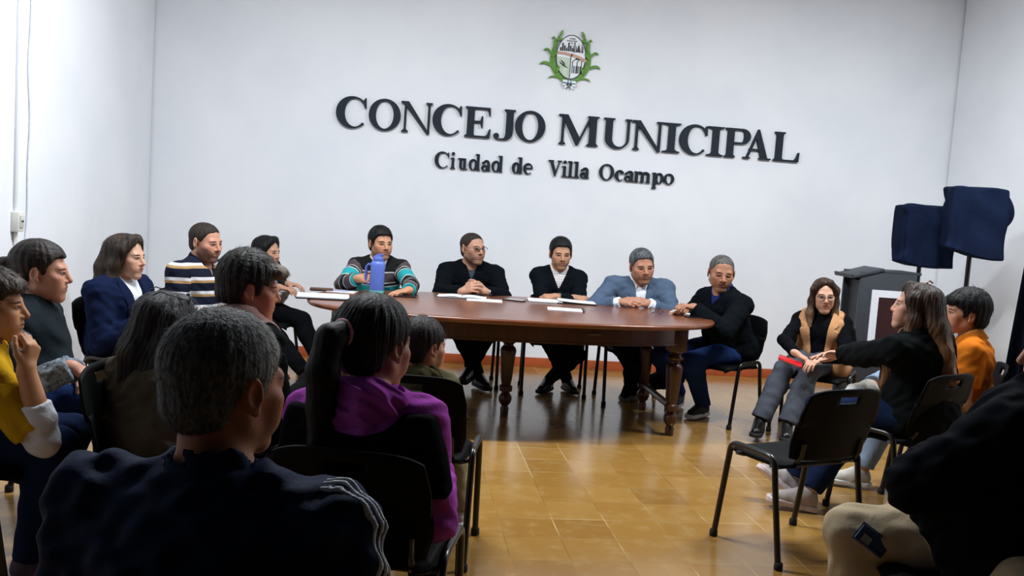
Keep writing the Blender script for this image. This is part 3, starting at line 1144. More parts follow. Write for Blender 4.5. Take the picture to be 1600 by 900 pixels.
def glyph(ch, x0, w, H, y0, wt=0.235):
    """list of ('p', outline) and ('r', outer, inner, closed) pieces; x0,w placement, H cap height"""
    T, t, sf = wt * H, 0.06 * H, 0.052 * H       # thick stem, hairline, serif height
    P = []
    xh = 0.69 * H
    r = T * 0.85
    def rect(a, b, c, d): P.append(('p', [(x0 + a, y0 + b), (x0 + c, y0 + b), (x0 + c, y0 + d), (x0 + a, y0 + d)]))
    def poly(*q): P.append(('p', [(x0 + a, y0 + b) for a, b in q]))
    def bracket(cx, half, y, up, ext):               # serif slab with bracketed corners
        s = 1 if up else -1
        poly((cx - half - ext, y), (cx + half + ext, y), (cx + half + ext, y + s * sf * 0.75), (cx + half + ext * 0.35, y + s * sf * 1.25), (cx + half, y + s * sf * 2.2),
             (cx - half, y + s * sf * 2.2), (cx - half - ext * 0.35, y + s * sf * 1.25), (cx - half - ext, y + s * sf * 0.75))
    def stem(cx, th, a, b, top=True, bot=True, ext=0.07):
        rect(cx - th / 2, a, cx + th / 2, b)
        if bot: bracket(cx, th / 2, a, True, ext * H)
        if top: bracket(cx, th / 2, b, False, ext * H)
    def ring(cx, cy, rx, ry, tx, ty, a0=0, a1=360):
        n = 56
        if a1 - a0 == 360:
            o = [(x0 + cx + rx * math.cos(2 * math.pi * i / n), y0 + cy + ry * math.sin(2 * math.pi * i / n)) for i in range(n)]
            k = [(x0 + cx + (rx - tx) * math.cos(2 * math.pi * i / n), y0 + cy + (ry - ty) * math.sin(2 * math.pi * i / n)) for i in range(n)]
            P.append(('r', o, k, True))
        else:
            P.append(('r', arc(x0 + cx, y0 + cy, rx, ry, a0, a1), arc(x0 + cx, y0 + cy, rx - tx, ry - ty, a0, a1), False))
    def sweep(cx, cy, rx, ry, tx, ty, a0, a1, shift=0.0, end=1.0):   # open bowl whose inner curve is shifted so that it thins out
        P.append(('r', arc(x0 + cx, y0 + cy, rx, ry, a0, a1), arc(x0 + cx + shift, y0 + cy, rx - tx, ry - ty, a0 * end if a0 else a0, a1), False))
    if ch == 'C':
        rx = w * 0.54
        sweep(rx, H / 2, rx, H / 2 + 0.02 * H, T * 0.86, t, 42, 318, shift=T * 0.36)
        poly((w - 0.055 * H, 0.985 * H), (w - 0.015 * H, 0.985 * H), (w, 0.66 * H), (w - 0.05 * H, 0.66 * H), (w - 0.13 * H, 0.86 * H))
    elif ch == 'O': ring(w / 2, H / 2, w / 2, H / 2 + 0.02 * H, T, t * 1.1)
    elif ch == 'N':
        a, b = 0.15 * H, w - 0.13 * H
        stem(a, t * 1.3, 0, H, top=False); stem(b, t * 1.3, 0, H, bot=False)
        poly((-0.0 * H, H), (0.25 * H, H), (b + t * 0.6, 0.0), (b + t * 0.6, -0.03 * H), (b - t * 0.7, -0.03 * H), (a - t * 0.6, H - 0.1 * H), (-0.0 * H, H - sf))
    elif ch == 'E':
        cx = 0.09 * H + T / 2
        stem(cx, T, 0, H)
        rect(cx, H - t, w - 0.06 * H, H); rect(cx, 0, w - 0.05 * H, t); rect(cx, H / 2 - t / 2 + 0.02 * H, w - 0.28 * H, H / 2 + t / 2 + 0.02 * H)
        poly((w - 0.2 * H, H), (w - 0.035 * H, H), (w - 0.025 * H, H - 0.27 * H), (w - 0.06 * H, H - 0.27 * H), (w - 0.11 * H, H - 0.11 * H))
        poly((w - 0.24 * H, 0), (w - 0.02 * H, 0), (w, 0.3 * H), (w - 0.04 * H, 0.3 * H), (w - 0.11 * H, 0.12 * H))
        poly((w - 0.31 * H, 0.33 * H), (w - 0.27 * H, 0.33 * H), (w - 0.27 * H, 0.71 * H), (w - 0.31 * H, 0.71 * H), (w - 0.36 * H, 0.55 * H), (w - 0.36 * H, 0.49 * H))
    elif ch == 'J':
        cx = w - 0.1 * H - T / 2
        stem(cx, T, 0.22 * H, H, bot=False)
        o = arc(x0 + cx + T / 2 - 0.24 * H, y0 + 0.23 * H, 0.24 * H, 0.25 * H, -100, 0, 16) + [(x0 + cx + T / 2, y0 + 0.25 * H)]
        i = arc(x0 + cx - T / 2 - 0.09 * H, y0 + 0.23 * H, 0.09 * H, 0.2 * H, -100, 0, 16) + [(x0 + cx - T / 2, y0 + 0.25 * H)]
        P.append(('r', o, i, False))
        P.append(('p', arc(x0 + 0.095 * H, y0 + 0.105 * H, 0.095 * H, 0.095 * H, 0, 340, 24)))
        poly((0.1 * H, 0.015 * H), (0.1 * H, -0.012 * H), (cx - T / 2, -0.02 * H), (cx - T / 2, 0.04 * H))
    elif ch == 'M':
        a, b = 0.15 * H, w - 0.1 * H - T / 2
        stem(a, t * 1.3, 0, H, top=False); stem(b, T, 0, H, ext=0.075)
        mid = (a + b) / 2 + 0.02 * H
        poly((0.0, H), (0.3 * H, H), (mid + 0.07 * H, 0.22 * H), (mid - 0.02 * H, -0.01 * H), (mid - 0.06 * H, -0.01 * H), (a - t * 0.6, 0.93 * H), (0.0, H - sf))
        poly((mid - 0.05 * H, -0.01 * H), (mid, -0.01 * H), (b - T / 2 + t, 0.96 * H), (b - T / 2 - t * 0.4, 0.96 * H))
    elif ch == 'U':
        a, b = 0.08 * H + T / 2, w - 0.13 * H
        stem(a, T, 0.3 * H, H, bot=False); stem(b, t * 1.3, 0.3 * H, H, bot=False)
        o = arc(x0 + (a - T / 2 + b + t * 0.65) / 2, y0 + 0.32 * H, (b + t * 0.65 - a + T / 2) / 2, 0.34 * H, 180, 360)
        i = arc(x0 + (a + T / 2 + b - t * 0.65) / 2, y0 + 0.32 * H, (b - t * 0.65 - a - T / 2) / 2, 0.265 * H, 180, 360)
        P.append(('r', o, i, False))
    elif ch == 'I': stem(w / 2, T, 0, H, ext=(w - T) / 2 / H)
    elif ch == 'P':
        cx = 0.08 * H + T / 2
        stem(cx, T, 0, H)
        o = [(x0 + cx, y0 + H)] + arc(x0 + w - 0.3 * H, y0 + 0.735 * H, 0.3 * H, 0.265 * H, 90, -90) + [(x0 + cx, y0 + 0.47 * H)]
        i = [(x0 + cx, y0 + H - t)] + arc(x0 + w - 0.31 * H, y0 + 0.735 * H, 0.31 * H - T * 0.95, 0.265 * H - t, 90, -90) + [(x0 + cx, y0 + 0.47 * H + t)]
        P.append(('r', o, i, False))
    elif ch == 'A':
        ap = w * 0.5
        poly((0.1 * H, 0.02 * H), (0.1 * H + t * 1.3, 0.02 * H), (ap + 0.01 * H, 0.86 * H), (ap + 0.02 * H, 1.02 * H), (ap - 0.02 * H, 1.02 * H))
        poly((w - 0.11 * H, 0.02 * H), (w - 0.1 * H - T * 1.1, 0.02 * H), (ap - 0.075 * H, 0.78 * H), (ap - 0.02 * H, 1.02 * H), (ap + 0.03 * H, 1.02 * H))
        rect(0.2 * H, 0.29 * H, w - 0.3 * H, 0.29 * H + t)
        rect(0, 0, 0.25 * H, sf); rect(w - 0.42 * H, 0, w, sf)
    elif ch == 'L':
        cx = 0.08 * H + T / 2
        stem(cx, T, 0, H)
        rect(cx, 0, w - 0.06 * H, t)
        poly((w - 0.25 * H, 0), (w - 0.02 * H, 0), (w, 0.33 * H), (w - 0.04 * H, 0.33 * H), (w - 0.12 * H, 0.12 * H))
    elif ch == 'V':
        ap = w * 0.53
        poly((0.08 * H, 0.98 * H), (0.08 * H + T * 1.05, 0.98 * H), (ap + 0.06 * H, 0.2 * H), (ap + 0.02 * H, -0.02 * H), (ap - 0.03 * H, -0.02 * H))
        poly((w - 0.1 * H, 0.98 * H), (w - 0.1 * H - t * 1.2, 0.98 * H), (ap - 0.01 * H, 0.12 * H), (ap - 0.02 * H, -0.02 * H), (ap + 0.02 * H, -0.02 * H))
        rect(0, H - sf, 0.36 * H, H); rect(w - 0.27 * H, H - sf, w, H)
    elif ch in 'il':
        top = xh if ch == 'i' else 1.02 * H
        cx = w / 2
        rect(cx - T * 0.42, 0, cx + T * 0.42, top)
        bracket(cx, T * 0.42, 0, True, w / 2 - T * 0.42)
        poly((0, top - sf), (0, top - sf * 0.2), (cx + T * 0.42, top), (cx + T * 0.42, top - 0.09 * H), (cx - T * 0.3, top - 0.09 * H))
        if ch == 'i': P.append(('p', arc(x0 + cx, y0 + 0.93 * H, 0.105 * H, 0.105 * H, 0, 345, 24)))
    elif ch in 'ocedp':
        if ch == 'o': ring(w / 2, xh / 2, w / 2, xh / 2 + 0.01 * H, r, t)
        elif ch == 'c':
            sweep(w * 0.53, xh / 2, w * 0.53, xh / 2 + 0.01 * H, r * 0.85, t, 50, 310, shift=r * 0.35)
            P.append(('p', arc(x0 + w - 0.11 * H, y0 + xh * 0.76, 0.1 * H, 0.1 * H, 0, 345, 20)))
        elif ch == 'e':
            sweep(w * 0.52, xh / 2, w * 0.52, xh / 2 + 0.01 * H, r * 0.85, t, 0, 312, shift=r * 0.25)
            rect(w * 0.2, xh * 0.5, w * 1.0, xh * 0.5 + t * 1.1)
        elif ch == 'd':
            s = w - T * 0.85 - 0.04 * H
            ring((s + T * 0.3) / 2, xh / 2, (s + T * 0.3) / 2, xh / 2 + 0.01 * H, r, t)
            rect(s, 0, s + T * 0.85, 1.02 * H)
            poly((s - 0.08 * H, 1.02 * H), (s - 0.08 * H, 1.02 * H - sf), (s + T * 0.4, 1.02 * H - 0.1 * H), (s + T * 0.85, 1.02 * H))
            rect(s + T * 0.5, 0, w, sf)
        else:
            s = 0.06 * H
            ring(s + T * 0.5 + (w - s - T * 0.5) / 2, xh / 2, (w - s - T * 0.5) / 2, xh / 2 + 0.01 * H, r, t)
            rect(s, -0.32 * H, s + T * 0.85, xh)
            bracket(s + T * 0.42, T * 0.42, -0.32 * H, True, 0.06 * H)
            poly((0, xh - sf), (0, xh), (s + T * 0.85, xh + 0.01 * H), (s + T * 0.5, xh - 0.1 * H))
    elif ch == 'a':
        s = w - T * 0.85 - 0.05 * H
        rect(s, 0.03 * H, s + T * 0.85, xh * 0.72)
        rect(s + T * 0.4, 0, w, sf * 1.1)
        o = [(x0 + s + T * 0.85, y0 + xh * 0.7)] + arc(x0 + s + T * 0.85 - w * 0.36, y0 + xh * 0.7, w * 0.36, xh * 0.31, 0, 165, 16)
        i = [(x0 + s, y0 + xh * 0.7)] + arc(x0 + s - w * 0.12, y0 + xh * 0.7, w * 0.12, xh * 0.31 - t, 0, 165, 16)
        P.append(('r', o, i, False))
        P.append(('p', arc(x0 + 0.13 * H, y0 + xh * 0.72, 0.09 * H, 0.09 * H, 0, 345, 20)))
        ring((s + T * 0.3) / 2, xh * 0.27, (s + T * 0.3) / 2, xh * 0.29, r * 0.8, t)
    elif ch in 'um':
        if ch == 'u':
            a, b = 0.09 * H + T * 0.42, w - 0.1 * H - T * 0.42
            rect(a - T * 0.42, 0.16 * H, a + T * 0.42, xh); rect(b - T * 0.42, 0, b + T * 0.42, xh)
            o = arc(x0 + (a + b) / 2, y0 + 0.2 * H, (b - a) / 2 + T * 0.42, 0.22 * H, 180, 350, 20)
            i = arc(x0 + (a + b) / 2 + T * 0.1, y0 + 0.2 * H, (b - a) / 2 - T * 0.3, 0.13 * H, 180, 350, 20)
            P.append(('r', o, i, False))
            rect(0, xh - sf, a, xh); rect(b - T * 0.9, xh - sf, b, xh); rect(b, 0, w, sf)
        else:
            xs = (0.07 * H + T * 0.42, w / 2, w - 0.07 * H - T * 0.42)
            for x in xs:
                rect(x - T * 0.42, 0, x + T * 0.42, xh * (0.98 if x == xs[0] else 0.72)); rect(x - T * 0.42 - 0.06 * H, 0, x + T * 0.42 + 0.06 * H, sf)
            for a, b in zip(xs, xs[1:]):
                o = arc(x0 + (a + b) / 2, y0 + xh * 0.7, (b - a) / 2 + T * 0.42, xh * 0.31, 0, 160, 16)
                i = arc(x0 + (a + b) / 2 - T * 0.1, y0 + xh * 0.7, (b - a) / 2 - T * 0.32, xh * 0.31 - t * 1.6, 0, 160, 16)
                P.append(('r', o, i, False))
            rect(0, xh - sf, xs[0], xh)
    return P


WALLM = np.array([[1., 0, 0], [0, 0, 1.], [0, 1., 0]])      # (x, y, z) of the outline -> (x, depth, height)
LETTER = plain('blue_black_acrylic', '#17222d', 0.6, vary=0.05, spec=0.25)


def lettering(name, label, chars, H, base, depth):
    x0 = chars[0][1]
    root = empty(name, (x0, WY, base), label, 'sign')
    for ch, a, b in chars:
        m = MB()
        for k, pc in enumerate(glyph(ch, a - x0, b - a, H, 0, 0.235 if H > 0.2 else 0.205)):
            if pc[0] == 'p': m.prism(pc[1], -depth - 0.0004 * k, -0.001 - 0.0001 * k, WALLM)
            else: m.ring(pc[1], pc[2], -depth - 0.0004 * k, -0.001 - 0.0001 * k, WALLM, closed=pc[3])
        m.build('letter', LETTER, root, angle=30)


lettering('wall_sign', 'large raised dark letters reading CONCEJO MUNICIPAL across the back wall',
          [('C', -0.665, -0.401), ('O', -0.38, -0.1), ('N', -0.1, 0.183), ('C', 0.18, 0.44), ('E', 0.466, 0.703), ('J', 0.732, 0.93), ('O', 0.923, 1.197),
           ('M', 1.319, 1.695), ('U', 1.732, 2.0), ('N', 2.005, 2.295), ('I', 2.295, 2.457), ('C', 2.45, 2.712), ('I', 2.715, 2.874), ('P', 2.885, 3.127), ('A', 3.067, 3.334), ('L', 3.358, 3.611)],
          0.268, 2.053, 0.03)
lettering('wall_sign', 'smaller raised dark letters reading Ciudad de Villa Ocampo under the large line',
          [('C', 0.22, 0.349), ('i', 0.363, 0.408), ('u', 0.43, 0.517), ('d', 0.528, 0.629), ('a', 0.641, 0.725), ('d', 0.733, 0.835), ('d', 0.919, 1.014), ('e', 1.022, 1.107),
           ('V', 1.25, 1.374), ('i', 1.377, 1.427), ('l', 1.43, 1.483), ('l', 1.486, 1.541), ('a', 1.547, 1.631), ('O', 1.724, 1.862), ('c', 1.873, 1.955), ('a', 1.961, 2.05),
           ('m', 2.053, 2.208), ('p', 2.224, 2.33), ('o', 2.333, 2.431)],
          0.143, 1.760, 0.025)

# ------------------------------------------------------------------ municipal emblem: oval shield in a wreath of cane leaves
EM = empty('wall_emblem', (1.385, WY, 2.83), 'round municipal emblem with green leaf wreath around a white shield, above the lettering', 'emblem')
GREEN = plain('emblem_green', '#5c8f2e', 0.5, vary=0.25, scale=60)
INK = plain('emblem_black', '#26262c', 0.5)
EWHITE = plain('emblem_white', '#e9eef2', 0.5, vary=0.02)


def flat(m, pts, width, z0, z1, taper=True):
    """flat curved band following 2D points on the wall"""
    pts = [np.array(p, float) for p in pts]
    L, R_ = [], []
    n = len(pts)
    for i, p in enumerate(pts):
        d = nrm(np.append(pts[min(i + 1, n - 1)] - pts[max(i - 1, 0)], 0))[:2]
        k = i / (n - 1)
        w = width * (0.5 if not taper else max(0.06, math.sin(math.pi * min(0.97, 0.18 + 0.8 * k)))) * (1 if taper else 1)
        L.append(p + np.array([-d[1], d[0]]) * w); R_.append(p - np.array([-d[1], d[0]]) * w)
    m.prism([tuple(q) for q in L] + [tuple(q) for q in reversed(R_)], z0, z1, WALLM)


def bez(p0, p1, p2, n=12):
    p0, p1, p2 = (np.array(p, float) for p in (p0, p1, p2))
    return [(1 - t) ** 2 * p0 + 2 * t * (1 - t) * p1 + t * t * p2 for t in np.linspace(0, 1, n)]


def oval(rx, ry, n=48, cx=0, cy=0): return [(cx + rx * math.cos(2 * math.pi * i / n), cy + ry * math.sin(2 * math.pi * i / n)) for i in range(n)]


shield = MB().prism(oval(0.135, 0.195), -0.022, 0, WALLM).build('shield', EWHITE, EM)
MB().ring(oval(0.137, 0.197), oval(0.130, 0.190), -0.026, -0.02, WALLM).build('outline', INK, shield)
m = MB()
m.prism(arc(0, 0, 0.129, 0.188, 180, 270, 14) + [(-0.004, -0.01), (-0.129, 0.0)], -0.0235, -0.02, WALLM)
m.build('field', plain('emblem_pale_green', '#bfd0bd', 0.5), shield)
m = MB()
m.prism([(-0.004, -0.185), (0.002, -0.185), (0.002, 0.02), (-0.004, 0.02)], -0.026, -0.02, WALLM)
for k in range(7):                                   # skyline of mills and houses
    x = -0.105 + k * 0.018
    m.prism([(x, 0.05), (x + 0.013, 0.05), (x + 0.013, 0.08 + 0.02 * ((k * 5) % 3)), (x, 0.08 + 0.02 * ((k * 5) % 3))], -0.026, -0.02, WALLM)
for x, h_ in ((0.015, 0.06), (0.026, 0.085), (0.04, 0.05), (0.09, 0.07), (0.1, 0.05)):
    m.prism([(x, 0.045), (x + 0.008, 0.045), (x + 0.006, 0.05 + h_), (x + 0.002, 0.05 + h_)], -0.026, -0.02, WALLM)
m.prism([(0.045, 0.05), (0.085, 0.045), (0.066, 0.12)], -0.026, -0.02, WALLM)
for y, xs in ((0.158, (-0.02, 0.0, 0.016)), (0.138, (-0.045, -0.026, -0.008, 0.012, 0.03)), (0.118, (-0.03, -0.006, 0.02))):   # three short rows of tiny lettering, too small to read
    for x in xs: m.prism([(x, y), (x + 0.013, y), (x + 0.013, y + 0.009), (x, y + 0.009)], -0.025, -0.02, WALLM)
for dx in (0.018, 0.06, 0.1):                         # tall building
    flat(m, [(dx, -0.14), (dx, -0.04), (min(dx + 0.02, 0.1), -0.02)], 0.006, -0.026, -0.02, taper=False)
m.prism([(0.035, -0.02), (0.085, -0.02), (0.06, 0.012)], -0.026, -0.02, WALLM)
for x in (0.03, 0.05, 0.068, 0.086): m.prism([(x, -0.14), (x + 0.009, -0.14), (x + 0.009, -0.075), (x, -0.075)], -0.026, -0.02, WALLM)
flat(m, bez((-0.1, -0.05), (-0.07, -0.08), (-0.015, -0.1)), 0.006, -0.026, -0.02)
flat(m, bez((-0.09, -0.035), (-0.05, -0.06), (-0.055, -0.09)), 0.006, -0.026, -0.02)
m.build('drawing', INK, shield)
m = MB()
flat(m, bez((-0.13, 0.03), (-0.05, 0.035), (0.01, 0.012)), 0.022, -0.03, -0.02, taper=False)
flat(m, bez((0.14, -0.03), (0.07, 0.01), (0.0, 0.02)), 0.024, -0.03, -0.02, taper=False)
m.build('clasped_hands', plain('emblem_skin', '#c39a86', 0.5), shield)
for sg in (-1, 1):
    m = MB()
    stem = bez((sg * 0.02, -0.225), (sg * 0.27, -0.1), (sg * 0.085, 0.235), 20)
    flat(m, stem, 0.024, -0.018, -0.004)
    for k, (tt, L, a) in enumerate(((0.15, 0.13, 20), (0.28, 0.14, 55), (0.4, 0.15, 35), (0.5, 0.13, 80), (0.6, 0.14, 60), (0.7, 0.12, 100), (0.8, 0.11, 80), (0.92, 0.09, 120), (0.3, 0.1, 110), (0.62, 0.1, 130), (0.85, 0.08, 150))):
        p = stem[int(tt * 19)]
        ar = math.radians(a)
        q = p + np.array([sg * math.cos(ar), math.sin(ar)]) * L * 0.8
        e = q + np.array([sg * 0.5, -0.75 + 0.5 * (k % 2)]) * L * 0.45
        flat(m, bez(p, q, e), 0.007 + 0.003 * (k % 3), -0.022 - 0.001 * k, -0.008)
    m.build('leaf_wreath', GREEN, EM, angle=30)
m = MB()
flat(m, [(-0.06, -0.215), (0.06, -0.222)], 0.02, -0.034, -0.018, taper=False)
flat(m, [(-0.055, -0.245), (0.062, -0.25)], 0.016, -0.034, -0.018, taper=False)
flat(m, [(-0.005, -0.235), (-0.04, -0.275)], 0.018, -0.034, -0.018, taper=False)
flat(m, [(0.005, -0.235), (0.035, -0.28)], 0.018, -0.034, -0.018, taper=False)
rb = m.build('ribbon', EWHITE, EM)
m = MB()
flat(m, [(-0.012, -0.2), (-0.012, -0.245)], 0.007, -0.037, -0.03, taper=False)
flat(m, [(0.014, -0.2), (0.014, -0.245)], 0.007, -0.037, -0.03, taper=False)
flat(m, [(-0.06, -0.232), (0.06, -0.237)], 0.006, -0.037, -0.03, taper=False)
flat(m, [(0.0, -0.25), (0.002, -0.275)], 0.006, -0.037, -0.03, taper=False)
m.build('fold', plain('ribbon_shade', '#3f6f74', 0.5), rb)

# ------------------------------------------------------------------ oval council table
TC, TA, TB, TN, TTH = V(0.758, 6.018, 0), 1.37, 0.772, 2.6, 0.036
TM = rotz(TTH)
TZ = 0.768


def sup(a, b, n=TN, cnt=96):
    out = []
    for i in range(cnt):
        t = 2 * math.pi * i / cnt
        c, s = math.cos(t), math.sin(t)
        out.append((a * math.copysign(abs(c) ** (2 / n), c), b * math.copysign(abs(s) ** (2 / n), s)))
    return out


def wood(name, dark, light, rough, scale=(2.2, 26, 26), coat=0.0):
    t = NT(name)
    o = t.scale(t.obj(), scale)
    n1 = t.noise(o, 1.0, 5, 0.6)
    n2 = t.noise(t.obj(), 1.4, 3)
    f = t.step(t.math('ADD', t.math('MULTIPLY', n1, 0.7), t.math('MULTIPLY', n2, 0.3)), 0.34, 0.66)
    t.out(t.mix(f, lin(dark), lin(light)), rough, 0, 0.5)
    t.b.inputs['Coat Weight'].default_value = coat
    t.b.inputs['Coat Roughness'].default_value = 0.18
    t.bump(n1, 0.04, 0.004)
    return t.m


WTOP = wood('polished_mahogany', '#562914', '#7a4222', 0.32, coat=0.35)
WLEG = wood('dark_mahogany', '#2c130b', '#45200f', 0.35, (20, 20, 3), coat=0.25)
tb = empty('council_table', (TC[0], TC[1], 0), 'long oval dark wood table with turned legs in front of the back wall', 'table', rotz=TTH)
m = MB()
prof = [(0.965, TZ - 0.034), (0.992, TZ - 0.031), (1.0, TZ - 0.02), (0.999, TZ - 0.008), (0.99, TZ - 0.001), (0.97, TZ)]
rings = []
for k, z in prof:
    rings.append([m.bm.verts.new((x - (1 - k) * math.copysign(0.9, x) * abs(x) , y * k, z)) for x, y in sup(TA, TB)])
for a, b in zip(rings, rings[1:]):
    for i in range(96): m.bm.faces.new((a[i], a[(i + 1) % 96], b[(i + 1) % 96], b[i]))
m.bm.faces.new(list(reversed(rings[0]))); m.bm.faces.new(rings[-1])
m.build('tabletop', WTOP, tb, angle=50)
m = MB()
m.ring(sup(TA - 0.16, TB - 0.16), sup(TA - 0.185, TB - 0.185), TZ - 0.15, TZ - 0.034)
m.ring(sup(TA - 0.155, TB - 0.155), sup(TA - 0.185, TB - 0.185), TZ - 0.155, TZ - 0.143)
ap = m.build('apron', WLEG, tb, angle=30)
MB().box((0.42, -TB + 0.158, TZ - 0.085), (0.09, 0.006, 0.008)).build('drawer_pull', plain('dull_steel', '#8d8a86', 0.3, 1.0), ap)
leg_prof = [(0.028, 0.0), (0.03, 0.05), (0.022, 0.065), (0.038, 0.085), (0.047, 0.11), (0.045, 0.135), (0.03, 0.155), (0.026, 0.162), (0.045, 0.17), (0.047, 0.205), (0.032, 0.215), (0.034, 0.225),
            (0.040, 0.26), (0.052, 0.42), (0.057, 0.455), (0.05, 0.475), (0.036, 0.487), (0.034, 0.5), (0.05, 0.512), (0.054, 0.525), (0.04, 0.54), (0.034, 0.55), (0.05, 0.565), (0.055, 0.575)]
inv = np.linalg.inv(TM)
LEGS = []
for wx, wy in ((1.816, 5.692), (1.83, 6.44), (0.753, 6.10), (-0.3, 5.62), (-0.3, 6.38)):
    p = inv @ (V(wx, wy, 0) - TC)
    LEGS.append(p)
    m = MB()
    m.lathe(leg_prof, p, 28)
    m.box((p[0], p[1], 0.66), (0.112, 0.112, 0.19), bev=0.008)
    m.build('leg', WLEG, tb, angle=35)
for a, b in ((0, 1), (3, 4)):
    MB().tube([LEGS[a] + V(0, 0, 0.19), LEGS[b] + V(0, 0, 0.19)], 0.024, 8).build('stretcher', WLEG, tb)

# ------------------------------------------------------------------ black stacking chairs
CH_PL = plain('black_chair_plastic', '#08090a', 0.6, vary=0.1, scale=200, spec=0.08, bump=0.06)
CH_ME = plain('black_enamelled_steel', '#08090a', 0.28, vary=0.05, spec=0.5)
CH_RB = plain('black_rubber', '#0a0a0b', 0.8)


def arch_pts(x):
    pts = [V(x, 0.2, 0.0), V(x, 0.15, 0.36)]
    for t in np.linspace(0, 1, 6): pts.append(V(x, 0.14 - 0.055 * t * t, 0.43 + 0.05 * math.sin(t * math.pi / 2)))
    for t in np.linspace(0, 1, 6): pts.append(V(x, -0.085 - 0.055 * (1 - (1 - t) ** 2), 0.43 + 0.05 * math.cos(t * math.pi / 2)))
    pts += [V(x, -0.15, 0.36), V(x, -0.21, 0.0)]
    return pts


def make_chair():
    r = empty('stacking_chair', (0, 0, 0), 'x', 'chair', 'black stacking chairs')
    for sx in (-1, 1):
        fr = MB().tube(arch_pts(sx * 0.245), 0.0135, 10).build('side_frame', CH_ME, r)
        for y in (0.2, -0.21):
            MB().lathe([(0.017, 0.0), (0.019, 0.006), (0.018, 0.03), (0.0145, 0.034)], (sx * 0.245, y * 1.0, 0.0), 14).build('foot_cap', CH_RB, fr)
    m = MB()
    for y in (0.1, -0.11): m.tube([(-0.24, y, 0.437), (-0.2, y, 0.425), (0.2, y, 0.425), (0.24, y, 0.437)], 0.010, 8)
    for sx in (-1, 1):
        m.tube([(sx * 0.17, 0.12, 0.43), (sx * 0.17, -0.1, 0.43), (sx * 0.17, -0.17, 0.45), (sx * 0.17, -0.205, 0.5), (sx * 0.17, -0.214, 0.56)], 0.0105, 8)
    m.build('seat_frame', CH_ME, r)

    def seat(u, v):
        x = (u - 0.5) * 0.44
        y = 0.21 - v * 0.40
        edge = max(0, abs(u - 0.5) * 2 - 0.8) / 0.2
        fr = max(0, 0.14 - v) / 0.14
        bk = max(0, v - 0.85) / 0.15
        cr = 1 - 0.05 * (abs(u - .5) * 2) ** 6 * ((v - .5) * 2) ** 6 * 4
        return V(x * cr, y, 0.452 - 0.018 * math.sin(math.pi * u) * math.sin(math.pi * min(1, v * 1.1)) - 0.03 * fr ** 2 + 0.012 * bk - 0.02 * edge ** 2)
    o = MB().grid(17, 17, seat).build('seat', CH_PL, r, angle=180, solid=0.011)

    def back(u, v):
        x = (u - 0.5) * 0.445
        w = 1 - 0.12 * max(0, v - 0.75) / 0.25 * 0.7 - 0.08 * max(0, 0.2 - v) / 0.2
        z = 0.475 + v * 0.335 - 0.03 * (abs(u - 0.5) * 2) ** 4 * (1 if v > 0.5 else -0.4)
        y = -0.19 - 0.085 * v - 0.03 * math.sin(math.pi * u) + 0.018
        return V(x * w, y, z)
    m = MB()
    nu, nv = 25, 21
    vs = [[m.bm.verts.new(Vector(back(i / (nu - 1), j / (nv - 1)))) for j in range(nv)] for i in range(nu)]
    for i in range(nu - 1):
        for j in range(nv - 1):
            if 9 <= i <= 14 and 16 <= j <= 17: continue          # hand hole
            m.bm.faces.new((vs[i][j], vs[i + 1][j], vs[i + 1][j + 1], vs[i][j + 1]))
    m.build('backrest', CH_PL, r, angle=180, solid=0.010)
    return r


def copy_tree(o, parent=None):
    c = o.copy()
    COL.objects.link(c)
    c.parent = parent
    for ch in list(o.children): copy_tree(ch, c)
    return c


CHAIR0 = make_chair()
_chair_used = []


def chair(x, y, face, label):
    c = CHAIR0 if not _chair_used else copy_tree(CHAIR0)
    _chair_used.append(c)
    c.location = (x, y, 0)
    c.rotation_euler = (0, 0, -math.radians(face))
    c['label'] = label
    c.scale = (1, 1, 0.95)
    return c
# ------------------------------------------------------------------ lectern, covered screens, curtain
GREY = plain('charcoal_laminate', '#2b3038', 0.55, vary=0.06)
p = at_d(1397, 419, 6.9)
lec = empty('lectern', (p[0], p[1] + 0.2, 0), 'dark grey lectern with a framed dark red panel behind the woman in the camel vest', 'lectern', rotz=math.radians(-6))
LT = 1.135
m = MB()
m.box((0, -0.165, LT / 2), (0.44, 0.03, LT), bev=0.004)
m.box((0, 0.165, LT / 2), (0.44, 0.03, LT), bev=0.004)
m.box((0.205, 0, LT / 2), (0.03, 0.33, LT), bev=0.004)
m.box((-0.03, 0, 0.03), (0.38, 0.33, 0.06))
m.build('body', GREY, lec)
MB().box((-0.16, 0, 0.56), (0.03, 0.31, 1.0)).build('inner_panel', plain('lectern_inner', '#23272d', 0.6), lec)
m = MB()
th = math.radians(17)
m.box((-0.165, 0, LT - 0.012), (0.25, 0.38, 0.022), roty(-th), bev=0.004)
m.box((0.09, 0, LT + 0.006), (0.32, 0.36, 0.02), bev=0.003)
m.build('desk_board', GREY, lec)
MB().box((-0.285, 0, LT - 0.04), (0.015, 0.36, 0.03), roty(-th)).build('book_stop', GREY, lec)
fr = MB()
fr.ring([(-0.125, 0.46), (0.2, 0.46), (0.2, 1.0), (-0.125, 1.0)], [(-0.07, 0.5), (0.145, 0.5), (0.145, 0.945), (-0.07, 0.945)], -0.192, -0.18, WALLM)
pf = fr.build('panel_frame', plain('white_frame', '#d5dae2', 0.5, vary=0.02), lec, angle=20)
MB().box((0.0375, -0.1835, 0.72), (0.22, 0.006, 0.455)).build('panel', plain('dark_red_panel', '#2b0b10', 0.4), pf)

NAVY = cloth('navy_cover_cloth', '#141d33', 1200, 0.3)


